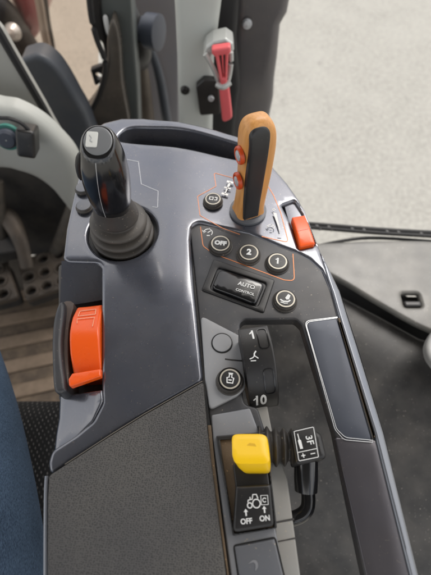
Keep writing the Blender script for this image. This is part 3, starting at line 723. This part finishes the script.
# lower strip and dirt line beside the pad
st = fillet(L([(250, 400), (266, 398), (274, 440), (287.5, 478), (300.5, 575), (312, 650), (286, 650), (262, 480)], -.014), .002)
obj('channel_wall', [(shell(st, r=.0015, depth=.05, z=-.014, grid=.008, step=.003), M_lite),
                     (ribbon(L([(273, 523), (294, 519)], -.0139), .0012, z=-.0139), M_recess), (ribbon(L([(276, 542), (296, 538)], -.0139), .0008, z=-.0139), M_recess)], con)
dl = L([(207.5, 425), (211, 425), (215.5, 470), (229, 575), (238, 648), (235, 648), (226.8, 575), (211, 462)], -.001)
obj('dusty_seam', [(shell(dl, r=.0005, depth=.004, z=-.0012, grid=.004, step=.002), M_dirt)], con)
tk = fillet(L([(211, 415, .002), (250, 408, .002), (262, 440), (276, 532), (287, 590), (300, 648), (242, 648), (231, 575), (213, 440)], -.003), .003)
obj('switch_rail', [(shell(tk, r=.0012, depth=.01, z=-.0026, grid=.008, step=.003), M_cool)], con)

ra = fillet(L([(319, 246, .001), (341, 288), (359, 344), (386, 432), (421, 575), (437, 645), (427, 645), (411, 575), (375, 432), (365, 400), (339, 315), (332, 290), (325.5, 269)], .0), .004)
obj('edge_rail_highlight', [(shell(ra, r=.0022, depth=.006, z=.0016, zf=zmain, grid=.004, step=.002), M_edge_hi)], con)  # overlay on the cover's edge, its sky highlight painted in paler grey
# ---- buttons
def button(px, py, r_px, label=None, icon=None, body=1.22, hgt=.0045, z=-.004, ring=True, txt=None, tsize=.9, capmat=None, dy=.12):
    m = mpp(px, py, z); r = r_px * m; c = P(px, py, z + hgt)
    c0 = Vector((c.x, c.y, z)); Rb = r * body
    b = obj('push_button', [(lathe([(Rb*1.1, -.0005), (Rb*1.1, .0007), (Rb*1.02, .0012), (Rb, hgt*.6), (Rb*.97, hgt*.85), (Rb*.9, hgt)], 40, T(*c0)), M_rubber)], con)
    Mx = fpx(px, py, z + hgt, 1, dy)
    pcs = [(lathe([(r*1.08, -.0002), (r*1.06, .0003), (r*.9, .0004), (.0001, .0003)], 40, T(c.x, c.y, z + hgt)), capmat or M_black)]
    if ring: pcs.append((lathe([(r*1.0, .0002), (r*.99, .0006), (r*.86, .0006), (r*.85, .0002)], 40, T(c.x, c.y, z + hgt)), M_ring))
    if txt: pcs.append((text(txt, r*tsize, Mx @ T(0, 0, .0006), off=r*.045), M_white))
    if icon: pcs += [(g(Mx @ T(0, 0, .0006), r), M_white) for g in icon]
    o = obj('cap', pcs, b)
    if label: b['label'] = label
    return b
button(220.5, 243.5, 9.2, 'round button marked OFF', txt='OFF', tsize=.72)
button(249, 252.5, 9.2, 'round button marked 2', txt='2', tsize=1.0)
button(277.7, 261.5, 9.2, 'round button marked 1', txt='1', tsize=1.0, icon=[lambda M, r: ribbon([(-.24*r, .16*r), (0, .33*r)], .12*r, False, .0001, M)])
def poly_icon(pts): return lambda M, r: poly([(x*r, y*r) for x, y in pts], 0, M)
def line_icon(pts, wd=.1, closed=False): return lambda M, r: ribbon([(x*r, y*r) for x, y in pts], wd*r, closed, 0, M)
button(285.5, 299, 9.4, 'round button with a hand lever symbol', icon=[poly_icon([(-.05, .1), (.25, .6), (.5, .45), (.35, -.05), (.1, -.1)]), line_icon([(-.55, -.15), (-.2, -.35), (.3, -.3), (.5, -.1)], .16), line_icon([(-.5, -.45), (-.1, -.55), (.25, -.5)], .1)])
button(230, 379, 10.0, 'round button with an engine symbol', icon=[line_icon([(-.25, -.4), (-.3, .1), (-.1, .15), (-.1, .45), (.15, .45), (.15, .15), (.35, .1), (.3, -.4)], .13, True), line_icon([(-.15, -.12), (.18, -.12)], .12), line_icon([(-.2, .55), (.25, .55)], .1)], body=1.28, hgt=.007, z=-.001)
button(213, 199, 7.6, 'small round button beside the axle symbol', icon=[line_icon([(-.45, -.2), (-.45, .25), (0, .25), (0, -.2), (-.45, -.2)], .14), line_icon([(.2, .25), (.5, .25), (.5, -.2), (.2, -.2)], .14)], body=1.2, hgt=.004, z=0)
button(83.5, 205, 6.4, 'plain grey button beside the joystick boot', body=1.22, hgt=.003, z=0, ring=False, capmat=M_plate)
button(82.2, 187, 6.0, 'plain grey button half hidden by the joystick', body=1.22, hgt=.003, z=0, ring=False, capmat=M_plate)
# blank plug on the facet
bc = P(222, 343, -.0008); br_ = 10.2 * mpp(222, 343)
obj('blank_plug', [(lathe([(br_*1.06, -.0002), (br_*1.06, .0004), (br_*.98, .0006), (br_*.95, .0001)], 40, T(bc.x, bc.y, -.0008)), M_black), (lathe([(br_*.95, .0002), (br_*.93, .0008), (br_*.9, .001), (.0001, .001)], 40, T(bc.x, bc.y, -.0008)), M_mid)], con)

# ---- printed lines and symbols on the covers (thin inlays, one part per legend)
def line_px(pts, z, wd=.0007, cl=False, r=.003):
    q = L(pts, z)
    if not cl: # fillet interior only
        f = fillet([q[0][:2] + (0,)] + list(q[1:-1]) + [q[-1][:2] + (0,)], r)
    else: f = fillet(q, r)
    return resample(f + ([] if cl else []), .004)[: None if cl else None], wd
def inlay(pts, z, wd, m, cl=False, r=.003, zf=None):
    q = L(pts, z); q = fillet([q[0][:2] + (0,)] + list(q[1:-1]) + [q[-1][:2] + (0,)], r) if not cl else fillet(q, r)
    d = []
    for i in range(len(q) if cl else len(q) - 1):
        a, b = np.array(q[i]), np.array(q[(i+1) % len(q)]); nn = max(1, int(np.linalg.norm(b - a)/.003))
        d += [tuple(a + (b - a)*k/nn) for k in range(nn)]
    if not cl: d.append(q[-1])
    v, f = ribbon(d, wd, cl, 0)
    return ([(x, y, zz + z + .00015 + (zf(x, y) if zf else 0)) for x, y, zz in v], f), m
cruise = [line_icon([(math.cos(a)*.62, math.sin(a)*.62) for a in np.linspace(-.6, 3.5, 16)], .13), line_icon([(-.05, -.05), (.35, .35)], .13), line_icon([(-.85, .25), (-.6, -.1), (-.3, .15)], .12), line_icon([(-.1, -.55), (.35, -.5)], .16), line_icon([(.1, .55), (.1, .8)], .12)]
def icon(px, py, z, r_px, items, dy=.12, dx=1):
    Mx = fpx(px, py, z + .0002, dx, dy); r = r_px * mpp(px, py, z); return [(g(Mx, r), M_white) for g in items]
pcs = [inlay([(200.5, 227), (203, 246), (213, 253.5), (284, 280), (294.5, 281), (293, 254)], -.004, .0007, M_copper, r=.006)]
pcs += icon(208, 232.5, -.004, 7, cruise)
obj('cruise_legend', pcs, con)
pcs = [inlay([(234, 176.5), (214, 171.5), (216, 185), (197.5, 196), (200, 215), (222, 226.5), (240, 233)], 0, .0006, M_copper, r=.002, zf=zmain),
       inlay([(268, 184), (274, 194), (281, 211), (289, 241), (262, 235)], 0, .0007, M_copper, r=.003, zf=zmain)]
axle = [line_icon([(0, -1), (0, 1)], .14), line_icon([(-.4, 1), (.4, 1)], .3), line_icon([(-.4, 0), (.4, 0)], .18), line_icon([(-.4, -1), (.4, -1)], .3), poly_icon([(-.15, .3), (.15, .3), (.15, .62), (-.15, .62)])]
pcs += icon(227.5, 188, 0, 8.5, axle, dy=.25)
pcs += icon(271, 227, 0, 5.5, cruise)
pcs += [(poly([(a[0], a[1]) for a in L([(273, 212.5), (276.5, 213.5), (280.5, 231), (279.5, 231)], 0)], .0002), M_white)]
pcs += icon(274, 209.5, 0, 2.2, [line_icon([(-.8, 0), (.8, 0)], .35), line_icon([(0, -.8), (0, .8)], .35)]) + icon(280, 235, 0, 2.2, [line_icon([(-.8, 0), (.8, 0)], .4)])
obj('lever_legend', pcs, con)
obj('joystick_legend', [inlay([(124, 157.5), (138, 160), (141, 182.6), (158, 190.5), (157.5, 207), (152, 206)], 0, .0006, M_greyprint, r=.001, zf=zmain)], con)

# ---- AUTO rocker
rb = fillet(L([(213.7, 259), (275, 280), (264, 313), (201.5, 290)], -.003), .002)
ck = obj('rocker_switch', [(shell(rb, [fillet(L([(218, 267.5), (267, 283.5), (257.5, 307), (210, 289)], -.003), .003)], r=.0012, depth=.005, z=-.0022, grid=.01, step=.002), M_black),
                           (shell(fillet(L([(213, 262), (272, 282), (264, 310), (204, 288)], -.006), .002), r=.0005, depth=.002, z=-.0042, grid=.01, step=.004), M_seal)], con)
ctr = P(239, 286.5, 0); ux = (P(267, 295, 0) - P(212, 277, 0)).normalized()
rk = fillet(L([(219.5, 269.5), (265, 284), (256, 305), (211.5, 288)], 0), .0045)
zrk = lambda x, y: .0012 - 2.2 * ((Vector((x, y, 0)) - ctr).dot(ux))**2
Mt = fpx(250, 286.5, 0.0022, 1, .30)
pr = mpp(245, 290)
o = obj('rocker_cap', [(shell(rk, r=.0022, depth=.008, z=.0008, zf=zrk, grid=.003, step=.0015), M_gloss),
                       (text('AUTO', 6.2*pr, fpx(246.5, 285.5, .0023, 1, .30), off=.0001), M_white),
                       (text('CONTROL', 4.0*pr, fpx(245, 292, .0022, 1, .30), off=.00004), M_white)], ck)

# ---- thumb wheel: a broad sector on a cross axle
RW = .046; WA0, WA1 = R(-14), R(74); WTH = R(9); W = .0235
wX = Vector((math.cos(WTH), math.sin(WTH), 0)); wY = Vector((-math.sin(WTH), math.cos(WTH), 0))
WMID = R(30)
wc = P(262, 371, .011) - (wY * -math.sin(WMID) + Vector((0, 0, math.cos(WMID)))) * RW - wX * W/2      # left end of the axle
def wpt(u, a, rr): return wc + wX*u + (wY * -math.sin(a) + Vector((0, 0, math.cos(a))))*rr
sect = [(-math.sin(a)*RW, math.cos(a)*RW) for a in np.linspace(WA0, WA1, 40)] + [(-math.sin(a)*(RW - .022), math.cos(a)*(RW - .022)) for a in np.linspace(WA1, WA0, 12)]
Mw_ = Matrix((wY, Vector((0, 0, 1)), wX)).transposed().to_4x4(); Mw_.translation = wc + wX*W
_wd = [(shell(fillet(sect, .0015), r=.0018, depth=W, z=0, grid=.006, step=.0012, M=Mw_), M_black),
    (shell(fillet(sect, .0015), r=.0008, depth=.001, z=0, grid=.006, step=.002, M=Mw_ @ T(0, 0, -W) @ Matrix.Rotation(math.pi, 4, 'Y') @ Matrix.Scale(-1, 4, (1, 0, 0))), M_black)]
def wrap(vf, u, a0):       # bend a flat print round the wheel
    V, F = vf; return [tuple(wpt(u*W + x, a0 - y/RW, RW + .0002 + z)) for x, y, z in V], F
I4 = Matrix.Identity(4)
pr = W / 27
rr = resample(fillet([(-.16*W, -.011), (.16*W, -.011), (.16*W, .009), (-.16*W, .009)], .003), .0015)
_wp = [(wrap(ribbon([(-.0024*pr/.00087, .0011*pr/.00087), (-.0003*pr/.00087, .0028*pr/.00087)], .0010), .42, R(-5)), M_white), (wrap(ribbon([(-.0052*pr/.00087, .0015*pr/.00087), (-.0034*pr/.00087, .0032*pr/.00087)], .0010), .36, R(61)), M_white), (wrap(text('1', 9.5*pr, Matrix.Diagonal((1.0, 1.15, 1, 1)), off=.0003), .42, R(-5)), M_white), (wrap(text('10', 11.5*pr, Matrix.Diagonal((1.0, 1.35, 1, 1)), off=.0003), .36, R(61)), M_white),
                    (wrap(ribbon([(-.0036, -.0012), (-.0012, -.0006), (.0006, .0006), (.0030, -.0016)], .0008), .32, R(16)), M_white),
                    (wrap(ribbon([(.0002, .0002), (.0006, .0024), (.0022, .0040)], .0011), .32, R(16)), M_white), (wrap(ribbon([(-.003, -.0026), (.001, -.0030)], .0007), .32, R(16)), M_white)]
_wp += [(wrap(ribbon(rr, .0006, True, th=.0005), .70, R(40)), M_leather), (wrap(ribbon(resample(fillet([(-.16*W, -.007), (.16*W, -.007), (.16*W, .009), (-.16*W, .009)], .003), .0015), .0006, True, th=.0005), .72, R(1)), M_leather)]
dial = obj('thumb_wheel', _wd + _wp, con)

# ---- yellow PTO switch
ys = obj('switch_frame', [(shell(fillet(L([(216, 436, .001), (266, 432, .001), (277, 528, .001), (233, 536, .001)], 0), .002), [fillet(L([(220, 440), (265, 437), (274, 527), (234, 533)], 0), .001)], r=.0008, depth=.006, z=.0015, grid=.01, step=.003), M_black),
                          (shell(fillet(L([(217, 437), (268, 434), (276, 528), (233, 533)], -.001), .001), r=.0004, depth=.003, z=-.0012, grid=.01, step=.004), M_dirt)], con)
def wedge(pts_top, zt_, depth, r=.0018, zf=None, m=None, step=.0015): return (shell(fillet(L(pts_top, zt_), .002), r=r, depth=depth, z=zt_, zf=zf, grid=.003, step=step), m)
yb = P(255, 508, .006)
obj('rocker', [wedge([(236, 486, .001), (271, 484, .001), (275, 526, .003), (233, 533, .003)], .009, .012, .002, lambda x, y: -.09*max(0, P(250, 486, .009).y - y), M_black),
               wedge([(233, 464, .001), (267, 463, .001), (270, 487, .001), (236, 488, .001)], .004, .006, .001, None, M_black)], ys)
iz = .0085
def zic(x, y): return .009 - .09*max(0, P(250, 486, .009).y - y) + .0002
def drape(pc):
    (V, F), m = pc; return ([(x, y, zic(x, y) + (z - iz)) for x, y, z in V], F), m
k_ = mpp(252, 503, .008)
def ri(px, py): return P(px, py, .0078)
trac = []
Mi = fpx(254, 501, iz, 1, -.04)
s_ = 8.2 * k_
for cx_, cy_, r_ in ((-.55, -.45, .28), (.28, -.28, .46)):
    trac.append((ribbon([(cx_*s_ + r_*s_*math.cos(a), cy_*s_ + r_*s_*math.sin(a)) for a in np.linspace(0, 2*math.pi, 20, endpoint=False)], .13*s_, True, 0, Mi), M_white))
for ln in ([(-.75, -.12), (-.7, .12), (-.2, .2), (-.1, .7), (.35, .7), (.5, .25)], [(-.3, -.4), (-.15, -.4)], [(-.45, .2), (-.45, .45)]):
    trac.append((ribbon([(x*s_, y*s_) for x, y in ln], .13*s_, False, 0, Mi), M_white))
Mp = fpx(264.5, 500, iz, 1, -.04)
trac.append((ribbon([(x*s_*.42, y*s_*.5) for x, y in ((-1, -1), (1, -1), (1, 1), (-1, 1))], .1*s_, True, 0, Mp), M_white))
trac.append((ribbon([(math.cos(a)*s_*.22, math.sin(a)*s_*.22) for a in np.linspace(.5, 5.6, 12)], .1*s_, False, 0, Mp), M_white))
for px, py, t_ in ((246.5, 521.5, 'OFF'), (265, 518.5, 'ON')):
    trac.append((text(t_, 6.6*k_, fpx(px, py, iz, 1, -.1), off=.00012), M_white))
    Ma = fpx(px - .5, py - 9, iz, 1, -.1)
    trac.append((poly([(x*k_, y*k_) for x, y in ((-.7, -3), (.7, -3), (.7, .5), (2.2, .5), (0, 3.2), (-2.2, .5), (-.7, .5))], 0, Ma), M_white))
obj('rocker_print', [drape(p) for p in trac], ys)
yt = .016
V1 = loft([(P(256.6, 463.5, .001), (13.8*k_, 0, 0), (0, .005, 0), 6), (P(256.2, 462.5, .005), (14.6*k_, 0, 0), (0, .007, -.001), 6), (P(253.5, 455, .0125), (17.0*k_, 0, 0), (0, .0095, -.003), 6),
           (P(250.8, 448.8, .0178), (18.6*k_, 0, 0), (0, .0095, -.003), 6), (P(249.8, 447, .0190), (18.2*k_, 0, 0), (0, .0085, -.002), 6), (P(248.6, 446.1, .0195), (16*k_, 0, 0), (0, .007, -.0015), 6), (P(248.4, 446.6, .0195), (11.5*k_, 0, 0), (0, .0045, -.001), 6)], 48)
obj('guard_cap', [(V1, M_yellow), (poly([(x*k_, y*k_) for x, y in ((-5, -1), (5, -2.2), (3.5, .8), (-2, 1.6))], 0, frame(P(251.5, 444.5, .0192), (1, 0, 0), (0, .15, 1))), mat('yellow_emboss', (.70, .40, .005), .5))], ys)
# blank cover below it
bl = fillet(L([(234.5, 546.5, .001), (274.5, 538.5, .001), (285, 582, .001), (292, 640), (250, 640), (240, 582)], -.0015), .002)
obj('blank_cover', [(shell(bl, r=.0012, depth=.004, z=-.0008, grid=.008, step=.003), M_plate), (ribbon(resample(fillet(L([(233.5, 545.5), (275.3, 537.3), (286, 582), (293, 642), (249, 642), (239, 582)], -.002), .002), .003), .0008, True, z=-.0024), M_black),
                    (shell(smooth(L([(248, 564), (253, 560), (257, 561.5), (258, 567), (255, 571), (255.5, 566), (253.5, 562.5)], -.0007), 4), r=.0001, depth=.0003, z=-.0005, grid=.004, step=.002), M_scuff)], con)

# ---- cross lever (3F)
x_ = obj('cross_lever', [], con) if False else None
sz3 = .000
def P3(px, py, z=-.006): return P(px, py, z)
bo = []
a3, b3 = P3(259, 446.5, -.008), P3(294, 447, -.006)
pth = []; rad = []
for k in range(41):
    t = k/40; pth.append(a3.lerp(b3, t)); rad.append(.0128 - .002*t + .0018*math.cos(t*2*math.pi*4.2))
xl = obj('cross_lever', [(tube([P3(286, 447, -.006), P3(310, 446, -.004)], .008, 16), M_black)], con)
obj('boot', [(tube(pth, rad, 28), M_rubber)], xl)
hz = .010
hl = L([(290, 429.5, .002), (316, 423.5, .002), (325, 435, .003), (327.5, 458, .003), (294.5, 465, .002)], hz)
topl = L([(291, 430.5, .002), (315.5, 424.5, .002), (321, 459, .002), (296.5, 464.5, .002)], hz)
obj('head', [(shell(fillet(topl, .002), r=.0016, depth=.022, z=hz, grid=.006, step=.002), M_black),
             (shell(fillet(L([(311, 426.5), (322, 434), (328, 458.5), (315, 461)], hz - .004), .004), r=.004, depth=.016, z=hz - .003, grid=.004, step=.002), M_black)], xl)
k3 = mpp(306, 445, hz)
lb = L([(294, 431.5), (313.5, 427), (318.5, 457), (299, 461)], hz)
ln2 = L([(298, 452.5), (317, 448.5)], hz)
arrow = fpx(300, 442.5, hz + .0002, 1, -.2)
obj('head_print', [(ribbon(fillet(lb, .0008), .00045, True, z=hz + .0001), M_white), (ribbon(ln2, .00045, z=hz + .0001), M_white),
                   (text('3F', 9.5*k3, fpx(309.5, 440, hz + .0002, 1, -.2) @ Matrix.Rotation(R(-90), 4, 'Z'), off=.00008), M_white),
                   (poly([(x*k3, y*k3) for x, y in ((-1.4, -6), (1.4, -6), (1.6, 2), (.5, 3), (.5, 8.5), (-.5, 8.5), (-.5, 3), (-1.6, 2))], 0, arrow), M_white),
                   (text('+', 8*k3, fpx(303.5, 456, hz + .0002, 1, -.2), off=.00008), M_white), (ribbon([(-.0016, 0), (.0016, 0)], .0006, False, 0, fpx(313, 453.5, hz + .0002, 1, -.2)), M_white)], xl)
obj('stem', [(tube([P(306, 458, -.010), P(306, 478, -.014), P(306, 491, -.017)], [.0085, .0085, .008], 20), M_leather)], xl)
obj('hook', [(tube([P(307.5, 486, -.02), P(308.5, 500, -.022), P(306.5, 510, -.024), P(298, 517, -.026), P(280, 522, -.03)], [.0050, .0050, .0050, .0050, .0048], 18, 6), M_gloss)], xl)

# ---- small orange rocker at the right edge
zo = lambda x, y: .0035*math.cos((y - P(303, 230).y)/.020*1.1) - .0025
ro = obj('tilt_rocker', [(shell(fillet(L([(292, 217, .001), (305, 214.5, .001), (315.5, 243.5, .0015), (300, 246.5, .0015)], .002), .001), r=.0015, depth=.014, z=.002, zf=zo, grid=.004, step=.0015), M_orange),
                         ((lambda q: ([(x, y, z + zo(x, y)) for x, y, z in q[0]], q[1]))(ribbon(resample(L([(298, 231.5), (310, 229)], .002), .002)[:6], .0006, z=.0021)), M_orange2)], con)
obj('rocker_well', [(shell(fillet(L([(283, 201), (296, 197), (305, 211), (317, 244), (300, 249), (288, 219)], -.006), .002), r=.0005, depth=.004, z=-.006, grid=.01, step=.004), M_paint)], con)

# ---- joystick
js = obj('joystick', [(lathe([(.034, -.013), (.034, -.012), (.029, -.0118), (.002, -.0115)], 48, T(jc.x, jc.y, 0)), M_black)], con)
Jb = Vector((jc.x, jc.y, 0)); Jt = PY(98, 141.5, jc.y); Jg = PY(113, 207, jc.y)
ax = (Jt - Jg).normalized(); ux = Vector((1, 0, 0)); ux = (ux - ax*ux.dot(ax)).normalized(); vx = ax.cross(ux)
secs = []
prof = [(0, .0255), (.04, .0290), (.09, .0298), (.14, .0286), (.165, .0222), (.185, .0190), (.21, .0222), (.26, .0280), (.315, .0284), (.36, .0260), (.385, .0205), (.405, .0178), (.43, .0206), (.475, .0256), (.53, .0260), (.575, .0238), (.60, .0196), (.625, .0178), (.66, .0192), (.70, .0200), (.80, .0190), (.90, .0178), (.96, .0172), (1.02, .0166)]
pa = Vector((Jb.x, Jb.y, -.010))
cs = catmull3([(t, r_) for t, r_ in prof], 3)
for t, r_ in cs:
    c = pa.lerp(Jg + ax*.004, t); tl = min(t, 1)
    u_ = Vector((1, 0, 0)).lerp(ux, tl); v_ = Vector((0, 1, 0)).lerp(vx, tl)
    secs.append((c, u_*r_, v_*r_, 2))
obj('boot', [(loft(secs, 48), M_rubber)], js)
Lg = (Jt - Jg).length; gm = Lg
def gsec(t, hu, hv, e=2.4, tilt=0): 
    return (Jg + ax*gm*t, ux*hu, vx*hv + ax*tilt*hv, e)
kk = Lg
gs_ = [(-.03, .0135, .0135), (-.02, .0146, .0146), (.0, .0152, .0152), (.08, .0160, .0162), (.2, .0172, .0178), (.38, .0182, .0190), (.58, .0183, .0192), (.75, .0172, .0182), (.88, .0152, .0164), (.95, .0136, .0149), (.985, .0124, .0137), (1.0, .0114, .0127), (1.004, .0106, .0118)]
gq = catmull3(gs_, 4)
def tilt(t): return .30 * max(0, (t - .35)/.65)
obj('grip', [(loft([gsec(t, a, b, 2.35, -0 + tilt(t)) for t, a, b in gq], 56), M_leather)], js)
tn = (ux.cross(vx + ax*.30)).normalized()
cap_o = Jg + ax*gm*1.004
Mc = frame(cap_o, ux, tn)
obj('top_badge', [(shell(circle(0, 0, .0103, 40, .0115), r=.0008, depth=.002, z=.0010, grid=.004, step=.0015, M=Mc), mat('joystick_cap_grey', (.20, .205, .21), .3, .2)),
                  (shell(rect(-.0042, .0004, .0082, .0125, .0014), r=.0003, depth=.0006, z=.0016, grid=.004, step=.002, M=Mc), mat('pale_label', (.66, .66, .62), .35)),
                  (ribbon([(-.0060, .0035), (-.0045, .0015), (-.0052, -.001), (-.0036, -.002)], .0006, False, .0018, Mc), M_greyprint)], js)
def gsurf(t, th, k=1.006):
    a = np.interp(t, [g[0] for g in gs_], [g[1] for g in gs_]); b = np.interp(t, [g[0] for g in gs_], [g[2] for g in gs_])
    c_, s__ = math.cos(th), math.sin(th); e = 2.35
    return Jg + ax*gm*t + (ux*a*math.copysign(abs(c_)**(2/e), c_) + (vx*b + ax*b*tilt(t))*math.copysign(abs(s__)**(2/e), s__))*k
obj('seam_line', [(tube([gsurf(t, R(-100 + 8*t), 1.0) for t in np.linspace(0, .96, 14)], .00028, 6), M_greyprint)], js)
obj('trigger', [(tube([gsurf(t, R(196), 1.02) for t in np.linspace(.55, .92, 8)], [.001, .0022, .0026, .0027, .0027, .0026, .0022, .001], 12), M_black)], js)

# ---- wooden lever
wl = obj('drive_lever', [(lathe([(.0180, -.002), (.0180, .0004), (.0165, .0012), (.0150, .0015), (.0145, .002), (.002, .0022)], 44, T(lev.x, lev.y, 0)), M_plate)], con)
Wt = PY(258, 115.5, lev.y)
A_ = R(22); wu = Vector((math.cos(A_), math.sin(A_), 0)); wn = Vector((math.sin(A_), -math.cos(A_), 0))
w0 = Vector((lev.x, lev.y, .001)); w1 = Vector((Wt.x, lev.y, Wt.z)); wax = w1 - w0
HU, HN = .0136, .0118
def wsec(t, k, kn=None): return (w0 + wax*t + wu*.0022*math.sin(t*math.pi), wu*HU*k, wn*HN*(kn or k), 3.6)
obj('wood_grip', [(loft([wsec(t, k) for t, k in catmull3([(0, 1.06), (.04, 1.0), (.2, .96), (.5, 1.0), (.72, 1.04), (.81, 1.03), (.87, .99), (.92, .90), (.955, .77), (.98, .58), (.995, .34), (1.0, .12)], 4)], 56), M_wood)], wl)
Mw = frame(w0 + wn*(HN*1.005), wu, wn)
Hh = wax.length
inl = fillet([(-.0092, .004, .001), (.0088, .004, .001), (.0092, Hh*.80, .009), (.0088, Hh*.90, .0075), (-.0088, Hh*.90, .0075), (-.0092, Hh*.80, .009)], .006)
inl = fillet([(-.0104, .002, .001), (.0052, .002, .001), (.0064, Hh*.968, .0084), (-.0106, Hh*.968, .0084)], .0073, 8)
obj('grip_inlay', [(shell(inl, r=.0016, depth=.005, z=.0010, zf=lambda x, y: .0004*math.sin(min(y/Hh, 1)*math.pi) - HN*(1 - np.interp(y/Hh, [0, .04, .2, .5, .72, .81, .87, .92, .955, .98, 1], [1.06, 1.0, .96, 1, 1.04, 1.03, .99, .90, .77, .58, .2])), grid=.003, step=.0015, M=Mw), M_leather_grip)], wl)
for t in (.70, .43):
    o_ = w0 + wax*t - wu*(HU*1.02); Mb = frame(o_ + wn*.002, wn, -wu)
    bb = obj('thumb_button', [(lathe([(.0076, -.001), (.0076, .0010), (.0070, .0020), (.0060, .0022), (.0052, .0012), (.0001, .0013)], 32, Mb), M_orange2)], wl)
    obj('button_mark', [(lathe([(.0046, .0012), (.0043, .0021), (.003, .0026), (.0001, .0028)], 24, Mb), M_silver)], bb)
print('built', len(bpy.data.objects))
